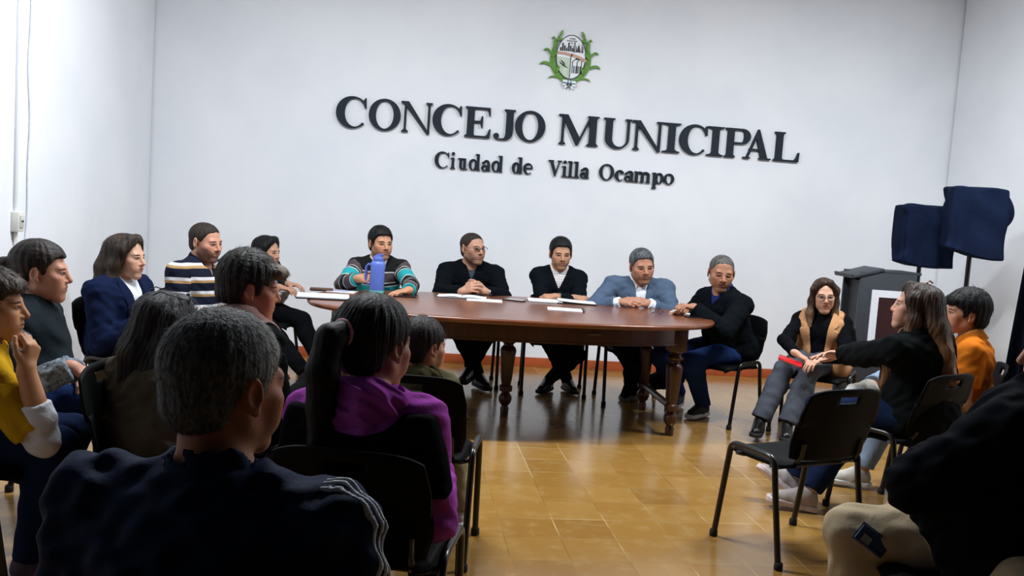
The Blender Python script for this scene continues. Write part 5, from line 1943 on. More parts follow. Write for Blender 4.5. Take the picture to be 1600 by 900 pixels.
# -- 5 man at the right end with a pen
b = person('man in a black jumper and blue jeans holding a pen at the right table end', 'black chair under the man in blue jeans at the right end of the table', dict(
    head=at_d(1127, 427, 6.42), hs=1.07, face=-127, hface=-172, hpitch=12, hroll=-3, lean=20, w=1.12, s=1.05, thick=1.12, facew=1.05, jaw=1.1, belly=0.02, nose=1.08, twist=14, shdR=0.02,
    armR=dict(w=at_y(1068, 485, 6.14), fd=(-0.85, -0.35, -0.08), pn=(0.1, 0, -1), curl=(0.4, 0.5, 0.6, 0.6), thumb=0.3, pole=(0.2, 1.2, -0.9)),
    armL=dict(w=at_y(1084, 481, 6.02), fd=(-0.9, -0.2, 0.15), pn=(-0.2, 0.1, -0.95), curl=(0.9, 1.0, 1.05, 1.1), thumb=0.3, pole=(0.6, -1.0, -1.0)),
    legR=dict(a=V(2.16, 6.60, 0.10), fd=(-0.5, -0.85, 0)), legL=dict(a=V(2.25, 6.30, 0.09), fd=(-0.72, -0.6, 0))))
job(b.root, b, 'body', b.body(), HIRES, skin_mat('brown_skin', '#a0735a', brow='#2a2320', beard=0.18, eyes='shut', lip='#6d3a34', blush=0.3, browh=0.0042))
hair(b, b.hair_short(0.0015, 0.0, dict(front=0.106, temple=0.075, widow=0.5)), 0.004, BUZZ, L=0.005, lift=0.3)
BLUEC = cloth('royal_blue_cotton', '#1f2c62')
job(b.root, b, 'shirt', b.top(0.006, 'none', neck=0.06, fold=0, fh=False), 0.008, BLUEC)
job(b.root, b, 'jumper', b.top(0.018, 'long', v=(0.05, 0.06), cuff=0.012, neck=0.064), 0.007, cloth('black_knit', '#0c1014'))
collar(b, 'collar', BLUEC, 0.066, 0.09, 0.036, gap=30, drop=0.04, tip=0.03)
job(b.root, b, 'trousers', b.trousers(0.014, 0.02), 0.008, JEANS)
shoes(b, plain('dark_canvas', '#0f1114', 0.7), WHITE_SOLE, 0.006)
W, fd, pn, t_, q_ = b.hand('L') and b.hand_frames['L'] if b.hand_frames is not None else None
r = empty('pen', tuple(W + fd * 0.105 + pn * 0.03), 'white pen held in the hand of the man at the right end of the table', 'pen')
m = MB(); d_ = nrm(V(0.85, -0.15, 0.38))
m.tube([d_ * -0.07, d_ * 0.07], 0.0045, 10); m.build('barrel', plain('white_pen', '#dfe0e2', 0.35), r)
MB().tube([d_ * -0.083, d_ * -0.07], [0.001, 0.004], 10).build('tip', plain('pen_tip', '#55565a', 0.3, 0.8), r)

# -- 6 woman in the camel vest
b = person('woman with glasses in a camel sleeveless coat holding something red', 'black chair under the woman in the camel sleeveless coat', dict(
    head=at_d(1287, 463, 6.3), hs=1.0, face=-145, hface=-165, hpitch=4, hroll=2, lean=5, w=0.94, s=0.97, bust=1.0, thick=0.86, facew=0.94, jaw=0.9, nose=0.9, handsize=0.92, legthick=0.9, neckr=0.045,
    armR=dict(w=at_d(1243, 552, 6.02), fd=(0.8, -0.35, -0.4), pn=(0.1, 0.1, -1), curl=0.5, pole=(-1, 0.1, -0.6)),
    armL=dict(w=at_d(1285, 560, 5.98), fd=(-0.85, -0.25, -0.3), pn=(0.0, 0.1, -1), curl=0.4, pole=(1, 0.1, -0.7)),
    legR=dict(a=at_z(1192, 688, 0.0) + V(0.0, 0.08, 0.11), fd=(-0.5, -0.85, 0)), legL=dict(a=at_z(1224, 692, 0.0) + V(0.03, 0.04, 0.11), fd=(-0.4, -0.9, 0))))
job(b.root, b, 'body', b.body(), FAR, skin_mat('light_skin', '#c59a83', brow='#2b1d16', lip='#a0544c', blush=0.4, browh=0.0036))
BROWNH = hair_mat('chestnut_hair', '#21150f', '#5a4030', grad=(0.02, -0.2, '#7a5c44', 2))
locks = [[((s_ * 0.03, .045, .105), .022), ((s_ * 0.074, .03, .05), .022), ((s_ * 0.082, .012, -.04), .022), ((s_ * 0.085, .02, -.13), .026), ((s_ * 0.088, .045, -.215), .016)] for s_ in (1, -1)]
job(b.root, b, 'hair', b.hair_long(locks, 0.010, back=[((0, -.06, -.06), (.08, .05, .13))]), FAR, BROWNH)
job(b.root, b, 'sweater', b.top(0.009, 'long', neck=0.05, cuff=0.0, fold=0.003, fh=False), 0.007, cloth('black_fine_knit', '#0d0e12'))
m = MB(); up_ = nrm(b.hx(0, -0.018, -0.045) - b.nb)
job(b.root, b, 'turtleneck', G().u(cone(b.nb - b.S * 0.02, b.nb + up_ * 0.065, 0.066, 0.056)).i(plane(b.nb + up_ * 0.07, up_), 0.005), 0.006, cloth('black_fine_knit', '#0d0e12'))
CAMEL = cloth('camel_wool', '#b98a62', 900, 0.2)
vest = b.top(0.022, 'none', hem=-0.06, front=((-0.6, -0.42, -0.25, -0.1, 0.03), (0.055, 0.045, 0.045, 0.062, 0.08)), neck=0.064)
job(b.root, b, 'sleeveless_coat', vest, 0.007, CAMEL)
sk_ = G().u(ell(b.hip - b.S * 0.03 + b.F * 0.05 + b.R * -0.13, (0.10, 0.16, 0.115), b.PM)).u(ell(b.hip - b.S * 0.03 + b.F * 0.02 + b.R * 0.13, (0.09, 0.14, 0.11), b.PM), 0.02)
sk_.i(plane(b.hip - b.S * 0.08, -b.S)).i(plane(b.hip + b.S * 0.08, b.S))
job(b.root, b, 'coat_skirt', sk_, 0.008, CAMEL)
for sg in (1, -1):
    job(b.root, b, 'lapel', b.patch([(sg * 0.048, -0.30), (sg * 0.06, -0.1), (sg * 0.082, 0.035), (sg * 0.10, 0.03), (sg * 0.132, -0.06), (sg * 0.105, -0.085), (sg * 0.135, -0.10), (sg * 0.1, -0.2)], 0.029), 0.006, CAMEL)
job(b.root, b, 'trousers', b.trousers(0.014, 0.036, {'R': -0.02, 'L': -0.02}, fold=0.003), 0.008, cloth('grey_flannel', '#4a4f59', 1000, 0.25))
shoes(b, BLK_LEATHER, BLACK_SOLE, 0.006)
worn_glasses(b, '#1a1412', rx=0.025, rz=0.019)
q = at_d(1225, 561, 5.86)
r = empty('wallet', tuple(q + V(0.0, 0.0, -0.01)), 'glossy red wallet held on the lap of the woman in the camel coat', 'wallet', rotz=math.radians(-24))
RED = plain('glossy_red_leather', '#b3101a', 0.25)
Mr = roty(math.radians(16)) @ rotx(math.radians(12))
MB().box((0.04, 0, 0), (0.155, 0.085, 0.013), Mr, bev=0.004).build('cover', RED, r)
MB().box(Mr @ V(0.0, -0.041, 0.001) + V(0.04, 0, 0), (0.13, 0.006, 0.003), Mr).build('zip', plain('gilt_zip', '#c8a87a', 0.3, 0.8), r)

# -- 7 woman with long brown hair, arm stretched out
b = person('long-haired woman in a black top stretching her left arm towards the table', 'black chair under the woman with long brown hair', dict(
    head=at_d(1429, 482, 4.5), hs=1.0, face=-28, hface=-62, hpitch=-6, hroll=4, lean=4, side=-3, w=1.16, s=1.0, thick=1.1, bust=1.0, belly=0.03, jaw=0.9, facew=0.95, nose=0.75, handsize=0.93, neckr=0.047,
    armL=dict(w=at_d(1296, 556, 5.05), fd=(-0.9, 0.1, 0.0), pn=(0.2, -0.5, -0.8), curl=(0.1, 0.25, 0.35, 0.4), splay=0.2, thumb=0.0, pole=(-0.3, 0.2, -1)),
    armR=dict(wl=(0.2, 0.26, 0.66), fd=(-0.6, 0.75, 0), pn=(0, 0, -1), curl=0.4),
    legR=dict(a=at_z(1262, 772, 0.09), fd=(-0.9, 0.30, 0.12), pole=(0.1, 0.2, 1)), legL=dict(a=at_z(1236, 756, 0.10) + V(0.02, 0.0, 0.02), fd=(-0.75, 0.4, 0.55), up=(0.5, 0.2, 0.8), pole=(-0.3, 0.2, 1))))
job(b.root, b, 'body', b.body(), MID, skin_mat('rosy_skin', '#c99a84', brow='#3a261b', lip='#a8584e', blush=0.4))
LONGB = hair_mat('long_brown_hair', '#20140d', '#55392a', grad=(0.02, -0.28, '#8a6038', 2))
locks = []
for s_ in (1, -1):
    locks.append([((s_ * 0.03, .04, .105), .026), ((s_ * 0.076, .02, .04), .028), ((s_ * 0.09, .0, -.06), .032), ((s_ * 0.105, .03, -.17), .036), ((s_ * 0.11, .085, -.28), .034), ((s_ * 0.105, .11, -.39), .016)])
    locks.append([((s_ * 0.045, -.06, .06), .05), ((s_ * 0.06, -.095, -.08), .052), ((s_ * 0.075, -.135, -.2), .05), ((s_ * 0.085, -.165, -.32), .046), ((s_ * 0.08, -.175, -.42), .02)])
locks.append([((0, -.07, .06), .05), ((0, -.11, -.1), .058), ((0, -.15, -.25), .055), ((0.01, -.18, -.36), .048), ((0.0, -.185, -.46), .02)])
jh = job(b.root, b, 'hair', b.hair_long(locks, 0.014, tex=0.003), MID, LONGB)
jh['post'] = _st(b, 3500, 0.07, 0.0009, 0.05, 3, down=0.93, jitter=0.12)
job(b.root, b, 'top', b.top(0.018, 'long', neck=0.062, cuff=0.01, fold=0.005, hem=-0.15), 0.007, cloth('black_jersey', '#101314'))
job(b.root, b, 'trousers', b.trousers(0.012, 0.02, -0.03), 0.008, JEANS_D)
shoes(b, plain('pale_canvas', '#a39a98', 0.8), plain('pinkish_white_sole', '#cbb9b9', 0.6), 0.005)
m = MB()
cl_ = b.hx(0.01, -0.03, 0.135) - np.array(b.root.location)
for k in range(-2, 3):
    m.tube([cl_ + b.HM[0] * 0.012 * k, cl_ + b.HM[0] * 0.014 * k + b.HM[2] * 0.016 - b.HM[1] * 0.008, cl_ + b.HM[0] * 0.011 * k + b.HM[2] * 0.006 - b.HM[1] * 0.028], 0.0035, 6)
m.tube([cl_ - b.HM[0] * 0.03, cl_ + b.HM[2] * 0.004, cl_ + b.HM[0] * 0.03], 0.006, 8)
m.build('hair_clip', plain('pale_hair_clip', '#b59a82', 0.4), b.root)

# -- 8 boy in orange
b = person('boy with dark hair in an orange polo shirt near the right wall', 'black chair under the boy in the orange shirt', dict(
    head=at_d(1507, 492, 4.9), hs=1.02, face=-62, hface=-74, hpitch=-3, lean=2, w=0.98, s=0.97, thick=0.92, facew=0.98, nose=0.95, neckr=0.048,
    armR=dict(wl=(0.16, 0.24, 0.66), fd=(-0.9, 0.3, 0), pn=(0, 0, -1), curl=0.4), armL=dict(wl=(-0.14, 0.26, 0.66), fd=(-0.8, 0.5, 0), pn=(0, 0, -1), curl=0.4),
    legL=dict(a=at_z(1345, 738, 0.09), fd=(-0.9, 0.35, 0)), legR=dict(a=at_d(1358, 605, 4.72), fd=(-0.93, -0.25, 0.2), up=(0.0, 0.7, 0.7), pole=(0.35, 1.0, 0.35))))
job(b.root, b, 'body', b.body(), MID, skin_mat('warm_skin', '#c08a6c', brow='#171110', lip='#9a5a4c', blush=0.35))
jh = job(b.root, b, 'hair', b.hair_short(0.016, 0.022, dict(front=0.045, temple=0.028, side=0.025, burn=-0.01, nape=-0.06), extra=[((0, 0.06, 0.07), (0.065, 0.04, 0.035))], tex=0.003), MID, BLACKHAIR)
jh['post'] = _st(b, 2500, 0.028, 0.0008, 0.04, 5, jitter=0.14)
ORANGE = cloth('orange_pique', '#c06a1e', 900, 0.25)
job(b.root, b, 'polo_shirt', b.top(0.014, 'short', neck=0.06, fold=0.005), 0.007, ORANGE)
collar(b, 'collar', cloth('pale_orange_collar', '#c9803c'), 0.061, 0.082, 0.036, gap=24, drop=0.04)
job(b.root, b, 'trousers', b.trousers(0.014, 0.02, -0.04), 0.008, cloth('light_denim', '#8fa3bd', 700, 0.3))
shoes(b, plain('white_canvas', '#b9b4aa', 0.75), WHITE_SOLE, 0.005)

# -- 9 man at the right edge
b = person('dark-haired man in a black jacket and beige trousers at the right edge', 'black chair under the man in beige trousers at the right edge', dict(
    head=at_d(1660, 550, 2.5), hs=1.0, face=-70, hface=-70, hpitch=6, lean=-3, neckf=-0.05, twist=30, w=1.22, s=0.98, thick=1.22, belly=0.10, shdrop=0.03, facew=1.08, legthick=1.12, shw=0.172,
    armL=dict(wl=(0.10, 0.20, 0.74), fd=(0.3, 0.9, -0.2), pn=(0, 0.2, -1), curl=0.5, pole=(-1.0, -0.5, -0.4)), armR=dict(wl=(0.20, 0.20, 0.62), fd=(-0.8, 0.3, -0.4), pn=(0, 0, -1), curl=0.5),
    legL=dict(al=(-0.46, 0.12, 0.09), pole=(-0.2, -1, 0.6)), legR=dict(al=(0.16, 0.34, 0.09))))
job(b.root, b, 'body', b.body(), MID, skin_mat('man_skin', '#a87c66', brow='#191412', beard=0.3))
hair(b, b.hair_short(0.012, 0.014, dict(front=0.075)), MID, BLACKHAIR, n=3000)
job(b.root, b, 'jacket', b.top(0.026, 'long', neck=0.066, cuff=0.01, fold=0.009, shoulder=1.1, hem=-0.11), 0.008, cloth('black_jacket_cloth', '#0b0d12'))
job(b.root, b, 'trousers', b.trousers(0.018, 0.03, fold=0.004), 0.007, cloth('beige_chino', '#a5967c', 900, 0.3))
shoes(b, BLK_LEATHER, BLACK_SOLE, 0.007)
hj, kn, an = b.leg['R']
pq = kn + (hj - kn) * 0.10 - CW * 0.088 - CR * 0.01 + V(0, 0, 0.0)
r = empty('mobile_phone', tuple(pq), 'blue phone poking out of the pocket of the beige trousers', 'phone')
Mp = np.stack([nrm(0.8 * CR - 0.62 * CU), nrm(-CW), np.cross(nrm(0.8 * CR - 0.62 * CU), -CW)]).T
MB().box((0, 0, 0), (0.09, 0.014, 0.05), Mp, bev=0.005).build('case', plain('blue_phone_case', '#27406e', 0.4), r)
MB().box(Mp @ V(-0.02, 0.008, 0.008), (0.026, 0.004, 0.022), Mp, bev=0.002).build('camera_bump', plain('phone_metal', '#8d95a4', 0.3, 0.7), r)
# -- 10 man in the striped polo
b = person('man with a short beard in a navy polo with white and tan stripes', 'black chair under the man in the striped polo', dict(
    head=at_d(322, 379, 5.8), hs=1.05, face=118, hface=118, hpitch=8, hroll=2, lean=3, w=1.12, s=1.05, thick=1.12, facew=1.02, jaw=1.06, shw=0.172,
    armR=dict(wl=(0.16, 0.3, 0.64), fd=(0.8, -0.5, 0), pn=(0, 0, -1), curl=0.4), armL=dict(wl=(-0.14, 0.3, 0.64), fd=(0.9, 0.1, 0), pn=(0, 0, -1), curl=0.4),
    legR=dict(al=(0.14, 0.42, 0.09)), legL=dict(al=(-0.14, 0.42, 0.09))))
job(b.root, b, 'body', b.body(), FAR, skin_mat('pinkish_skin', '#bf8d77', brow='#241a16', beard=0.8, beardc='#231a17', blush=0.45))
hair(b, b.hair_short(0.003, 0.0, dict(front=0.088, temple=0.066)), FAR, BUZZB, L=0.006, lift=0.3)
n_, w_, t_ = '#0f172b', '#d9dbe0', '#b08e5e'
bands = []
for k in range(-9, 1):
    z = -0.03 + k * 0.088
    bands += [(z, t_), (z + 0.017, w_), (z + 0.036, n_)]
POLO = stripes('striped_polo_pique', [(-0.9, n_)] + bands, -0.92, 0.12)
job(b.root, b, 'polo_shirt', b.top(0.014, 'long', neck=0.06, fold=0.004, cuff=0.04, v=(0.022, 0.1)), 0.007, POLO)
collar(b, 'collar', cloth('navy_collar', '#131b30'), 0.066, 0.086, 0.034, gap=26, drop=0.04)
job(b.root, b, 'trousers', b.trousers(), 0.01, NAVY_TR)
shoes(b, BLK_LEATHER, BLACK_SOLE, 0.009)

# -- 11 woman in the navy blazer
b = person('woman with long brown hair in a navy blazer over a white shirt', 'black chair under the woman in the navy blazer', dict(
    head=at_d(198, 402, 5.1), hs=1.03, face=108, hface=106, hpitch=3, lean=0, w=1.18, s=1.0, bust=0.9, thick=1.08, facew=0.93, jaw=0.88, nose=0.95, neckr=0.046, shw=0.165,
    armR=dict(wl=(0.13, 0.27, 0.66), fd=(0.8, -0.2, -0.2), pn=(0, 0, -1), curl=0.4), armL=dict(wl=(-0.1, 0.27, 0.66), fd=(0.7, -0.5, -0.2), pn=(0, 0, -1), curl=0.4),
    legR=dict(al=(0.1, 0.42, 0.09)), legL=dict(al=(-0.1, 0.42, 0.09))))
job(b.root, b, 'body', b.body(), FAR, skin_mat('pale_skin', '#c79d86', brow='#3a2a20', lip='#a5625a', blush=0.35))
locks = []
for s_ in (1, -1):
    locks.append([((s_ * 0.03, .035, .105), .026), ((s_ * 0.074, .01, .045), .027), ((s_ * 0.084, -.015, -.04), .032), ((s_ * 0.092, -.03, -.13), .036), ((s_ * 0.098, -.03, -.21), .02)])
    locks.append([((s_ * 0.04, -.06, .05), .05), ((s_ * 0.055, -.09, -.06), .052), ((s_ * 0.06, -.105, -.16), .045), ((s_ * 0.05, -.11, -.235), .018)])
jh = job(b.root, b, 'hair', b.hair_long(locks, 0.012, ), FAR, hair_mat('brown_hair', '#1c130f', '#4a382b', grad=(-0.05, -0.22, '#5a4433', 2)))
jh['post'] = _st(b, 2500, 0.06, 0.0009, 0.05, 11, down=0.9, jitter=0.12)
BLZ = cloth('navy_quilted_cloth', '#141d38', 500, 0.35)
job(b.root, b, 'shirt', b.top(0.007, 'long', neck=0.054, cuff=0.0, fold=0.003, fh=False), 0.007, WSHIRT)
job(b.root, b, 'blazer', b.top(0.02, 'long', front=((-0.6, -0.35, -0.1, 0.03), (0.05, 0.035, 0.05, 0.085)), cuff=0.02, flare=0.01, hem=-0.1, fold=0.005), 0.007, BLZ)
collar(b, 'collar', WSHIRT, 0.058, 0.08, 0.038, gap=24, drop=0.05, tip=0.035)
for sg in (1, -1):
    job(b.root, b, 'lapel', b.patch([(sg * 0.036, -0.36), (sg * 0.052, -0.1), (sg * 0.085, 0.04), (sg * 0.11, 0.03), (sg * 0.13, -0.06), (sg * 0.08, -0.25)], 0.026), 0.006, BLZ)
job(b.root, b, 'trousers', b.trousers(), 0.009, JEANS_D)
shoes(b, BLK_LEATHER, BLACK_SOLE, 0.009)

# -- 12 woman with black hair and floral blouse
b = person('woman with long black hair in a black and white patterned blouse', 'black chair under the woman in the patterned blouse', dict(
    head=at_d(418, 394, 7.05), hs=1.0, face=100, hface=116, hpitch=5, lean=8, w=0.92, s=0.98, bust=0.9, thick=0.9, facew=0.94, jaw=0.9, nose=0.95, neckr=0.045,
    armR=dict(wl=(0.06, 0.22, 0.70), fd=(0.9, -0.2, -0.1), pn=(0, 0, -1), curl=0.4), armL=dict(wl=(-0.04, 0.26, 0.72), fd=(0.8, -0.4, 0), pn=(0, 0, -1), curl=0.4),
    legR=dict(a=at_z(486, 590, 0.09) + V(0, -0.05, 0), fd=(1, -0.1, 0), pole=(1, 0, 1)), legL=dict(a=at_d(503, 572, 7.0), fd=(0.8, -0.1, -0.5), up=(0.5, 0, 0.8), pole=(0.6, 0, 1))))
job(b.root, b, 'body', b.body(), FAR, skin_mat('light_olive_skin', '#bd9078', brow='#15100e', lip='#94584e'))
locks = []
for s_ in (1, -1):
    locks.append([((s_ * 0.03, .035, .105), .026), ((s_ * 0.074, .01, .045), .027), ((s_ * 0.084, .0, -.04), .03), ((s_ * 0.09, .05, -.15), .034), ((s_ * 0.085, .10, -.25), .032), ((s_ * 0.085, .12, -.34), .014)])
    locks.append([((s_ * 0.04, -.06, .05), .05), ((s_ * 0.05, -.08, -.08), .05), ((s_ * 0.05, -.09, -.2), .04), ((s_ * 0.05, -.1, -.3), .018)])
hair(b, b.hair_long(locks, 0.012), FAR, BLACKHAIR, L=0.05, lift=0.04, down=0.9, jitter=0.1)
t = NT('patterned_blouse_cloth')
vo = t.n('ShaderNodeTexVoronoi'); t.link(t.obj(), vo.inputs['Vector']); vo.inputs['Scale'].default_value = 26
nz_ = t.noise(t.obj(), 32, 2)
t.out(t.mix(t.step(t.math('ADD', vo.outputs['Distance'], t.math('MULTIPLY', nz_, 0.5)), 0.50, 0.54), lin('#121216'), lin('#d9dce2')), 0.8, 0, 0.2)
job(b.root, b, 'blouse', b.top(0.014, 'long', neck=0.066, cuff=0.03, fold=0.006, flare=0.012), 0.007, t.m)
job(b.root, b, 'trousers', b.trousers(0.014, 0.02), 0.008, BLACK_TR)
shoes(b, BLK_LEATHER, BLACK_SOLE, 0.008)

# -- 13 woman in the grey jacket, hair tied back
b = person('woman with tied-back dark hair in a dark grey jacket with patterned sleeves', 'black chair under the woman in the dark grey jacket', dict(
    head=at_d(66, 426, 3.75), hs=1.05, face=84, hface=82, hpitch=2, lean=6, w=1.12, s=1.0, bust=1.1, thick=1.12, belly=0.04, facew=1.08, jaw=1.05, nose=0.9, legthick=1.1,
    armR=dict(w=at_d(112, 575, 3.55), fd=(0.9, 0.1, -0.35), pn=(0.1, 0.3, -1), curl=(0.8, 0.9, 0.9, 0.9), pole=(-0.5, -0.3, -1)), armL=dict(w=at_d(118, 578, 3.75), fd=(0.6, -0.7, -0.3), pn=(0, -0.1, -1), curl=0.6, pole=(-0.4, 0.4, -1)),
    legR=dict(al=(0.12, 0.40, 0.09)), legL=dict(al=(-0.12, 0.48, 0.09))))
job(b.root, b, 'body', b.body(), MID, skin_mat('peach_skin', '#c08d76', brow='#2b1d17', lip='#9a5a52', blush=0.35))
g = b.hair_short(0.010, 0.008, dict(front=0.068, temple=0.052, side=0.02, burn=-0.005, nape=-0.075), tex=0.002)
g.u(ell(b.hx(0, -0.135, 0.015), (0.042, 0.038, 0.04), b.HM), 0.012)
job(b.root, b, 'hair', g, MID, hair_mat('tied_brown_hair', '#120d0b', '#3a2a20', stretch=(60, 14, 60)))
job(b.root, b, 'hair_tie', G().u(ell(b.hx(0, -0.112, 0.02), (0.03, 0.010, 0.03), b.HM)), 0.004, plain('black_elastic', '#0c0c0e', 0.7))
GREYJ = cloth('charcoal_jacket_cloth', '#1f262b', 700, 0.3)
job(b.root, b, 'blouse', b.top(0.01, 'long', neck=0.06, cuff=0.0, fold=0.006, flare=0.014), 0.007, cloth('grey_blue_print', '#737d88', 60, 0.35, vary=0.6))
jk = b.torso(0.024, 0.05)
for n in 'RL':
    a = b.arm_f(n, 0.022, 0.16, 0.0)
    jk.u(a, 0.03)
jk.d(ripple(((0.3, 0.2, 1), 0.11, 0.003, 1), ((1, 0.3, 0.5), 0.075, 0.002, 1.0)))
jk.s_(cone(b.nb - b.S * 0.01, b.nb + b.S * 0.2, 0.064, 0.1), 0.006).i(plane(b.hip - b.S * 0.1, -b.S), 0.006)
job(b.root, b, 'jacket', jk, 0.007, GREYJ)
collar(b, 'collar', cloth('white_edge_collar', '#9aa0a6'), 0.062, 0.078, 0.03, gap=40, drop=0.03, fall=0.012)
job(b.root, b, 'trousers', b.trousers(0.014, 0.02), 0.008, JEANS)
shoes(b, BLK_LEATHER, BLACK_SOLE, 0.009)

# -- 14 woman in yellow, chin on her hand
hd = at_d(-12, 480, 3.1)
b = person('short-haired woman in a mustard sweater with her chin on her hand', 'black chair under the woman in the mustard sweater', dict(
    head=hd, hs=1.04, face=84, hface=80, hpitch=0, lean=26, w=1.02, s=1.0, bust=0.9, thick=1.05, facew=0.96, nose=0.9, neckr=0.047, neckf=0.03, twist=-28,
    armR=dict(w=at_d(41, 578, 2.98), fd=(0.2, 0.1, 1), pn=(-0.9, 0.35, 0.2), curl=(1.15, 1.25, 1.25, 1.2), thumb=0.2, pole=(1.0, 0.0, -0.8)),
    armL=dict(w=at_d(70, 655, 3.25), fd=(0.3, -1, 0), pn=(0, 0, -1), curl=0.5, pole=(0, 0.6, -1)),
    legR=dict(al=(0.10, 0.34, 0.09)), legL=dict(al=(-0.13, 0.30, 0.09))))
job(b.root, b, 'body', b.body(), HIRES, skin_mat('golden_skin', '#b98762', brow='#231813', lip='#9a5e50'))
jh = job(b.root, b, 'hair', b.hair_short(0.014, 0.014, dict(front=0.055, temple=0.035, side=0.012, burn=-0.03, nape=-0.075), extra=[((0.02, 0.055, 0.075), (0.06, 0.045, 0.035))], tex=0.003), HIRES, hair_mat('ash_brown_hair', '#151110', '#453a33', grad=(0.02, 0.09, '#6e6258', 1)))
jh['post'] = _st(b, 5000, 0.03, 0.0008, 0.04, 7, jitter=0.12)
job(b.root, b, 'undershirt', b.top(0.008, 'long', neck=0.06, cuff=0.115, fold=0.004, flare=0.014), 0.006, cloth('white_knit', '#c9ccd2', 400, 0.4))
yl = b.torso(0.02, 0.05)
for n in 'RL':
    E_, W_ = b.arm[n]
    a = G().u(cone(b.sh[n], E_, 0.055 + 0.02, 0.048 + 0.02)); d_ = nrm(E_ - b.sh[n])
    a.i(plane(E_ - d_ * 0.05, d_), 0.005)
    yl.u(a, 0.03)
yl.d(ripple(((0.3, 0.2, 1), 0.11, 0.003, 1), ((1, 0.3, 0.5), 0.075, 0.002, 1.0)))
yl.s_(cone(b.nb - b.S * 0.01, b.nb + b.S * 0.2, 0.066, 0.1), 0.006).i(plane(b.hip - b.S * 0.08, -b.S), 0.006)
job(b.root, b, 'sweater', yl, 0.006, cloth('mustard_knit', '#b78d1c', 400, 0.35))
job(b.root, b, 'trousers', b.trousers(0.014, 0.018), 0.007, JEANS_D)
shoes(b, plain('purple_canvas', '#4a3a4a', 0.8), WHITE_SOLE, 0.007)

# -- 15 person with a swept dark fringe and a pink-edged vest
b = person('person with short swept dark hair in a dark sleeveless vest edged in pink', 'black chair under the person in the pink-edged vest', dict(
    head=at_d(392, 452, 3.55), hs=1.08, face=36, hface=76, hpitch=6, lean=8, hw=1.03, w=1.0, s=0.98, thick=0.98, facew=0.95, jaw=0.9, nose=0.85, neckr=0.048,
    armR=dict(wl=(0.16, 0.3, 0.66), fd=(0.6, 0.6, 0), pn=(0, 0, -1), curl=0.4), armL=dict(wl=(-0.14, 0.3, 0.66), fd=(0.6, 0.6, 0), pn=(0, 0, -1), curl=0.4),
    legR=dict(al=(0.12, 0.42, 0.09)), legL=dict(al=(-0.12, 0.42, 0.09))))
job(b.root, b, 'body', b.body(), 0.004, skin_mat('coral_skin', '#bd7f64', brow='#1d1512', lip='#9a544a', blush=0.45))
jh = job(b.root, b, 'hair', b.hair_short(0.016, 0.018, dict(front=0.05, temple=0.022, side=0.03, burn=-0.012, nape=-0.055), extra=[((0.01, 0.075, 0.075), (0.06, 0.045, 0.03))], tex=0.003), 0.004,
         hair_mat('dark_hair_ash_fringe', '#0c0a0a', '#2d2622', grad=(0.03, 0.11, '#8a7c6c', 1), stretch=(70, 12, 70)))
jh['post'] = _st(b, 4500, 0.026, 0.0007, 0.01, 9, crown=(0.0, -0.09, 0.10), jitter=0.07)
job(b.root, b, 'top', b.top(0.01, 'long', neck=0.06, cuff=0.01, fold=0.004), 0.007, cloth('black_jersey', '#101314'))
PINK = cloth('dusty_pink_trim', '#b08a86', 600, 0.3)
VST = cloth('black_padded_vest', '#0d0f13', 300, 0.4)
job(b.root, b, 'vest', b.top(0.022, 'none', neck=0.06, fold=0.004), 0.007, VST)
for n, sg in (('R', 1), ('L', -1)):
    S_ = b.sh[n] + b.Rs * sg * 0.008
    m = MB()
    pts = [S_ + b.S * (0.075 * math.cos(a) - 0.012) + b.Fs * 0.078 * math.sin(a) - b.Rs * sg * (0.012 + 0.035 * (1 - math.cos(a)) / 2) - np.array(b.root.location) for a in np.linspace(0, 2 * math.pi, 32, endpoint=False)]
    m.tube(pts, 0.007, 8, closed=True)
    m.build('armhole_trim', PINK, b.root)
collar(b, 'collar', PINK, 0.066, 0.088, 0.045, gap=30, drop=0.04, fall=0.012)
yk = b.torso(0.030, 0.05)
o_, Sm_ = np.asarray(b.nb, f32), np.asarray(b.S, f32)
yk.i(plane(b.nb - b.S * 0.055, -b.S), 0.004)
for n, sg in (('R', 1), ('L', -1)): yk.i(plane(b.sh[n] + b.Rs * sg * 0.004, b.Rs * sg + b.S * 0.25), 0.006)
yk.s_(cone(b.nb - b.S * 0.02, b.nb + b.S * 0.2, 0.062, 0.1), 0.004)
job(b.root, b, 'shoulder_yoke', yk, 0.007, PINK)
job(b.root, b, 'trousers', b.trousers(), 0.01, BLACK_TR)
shoes(b, BLK_LEATHER, BLACK_SOLE, 0.009)

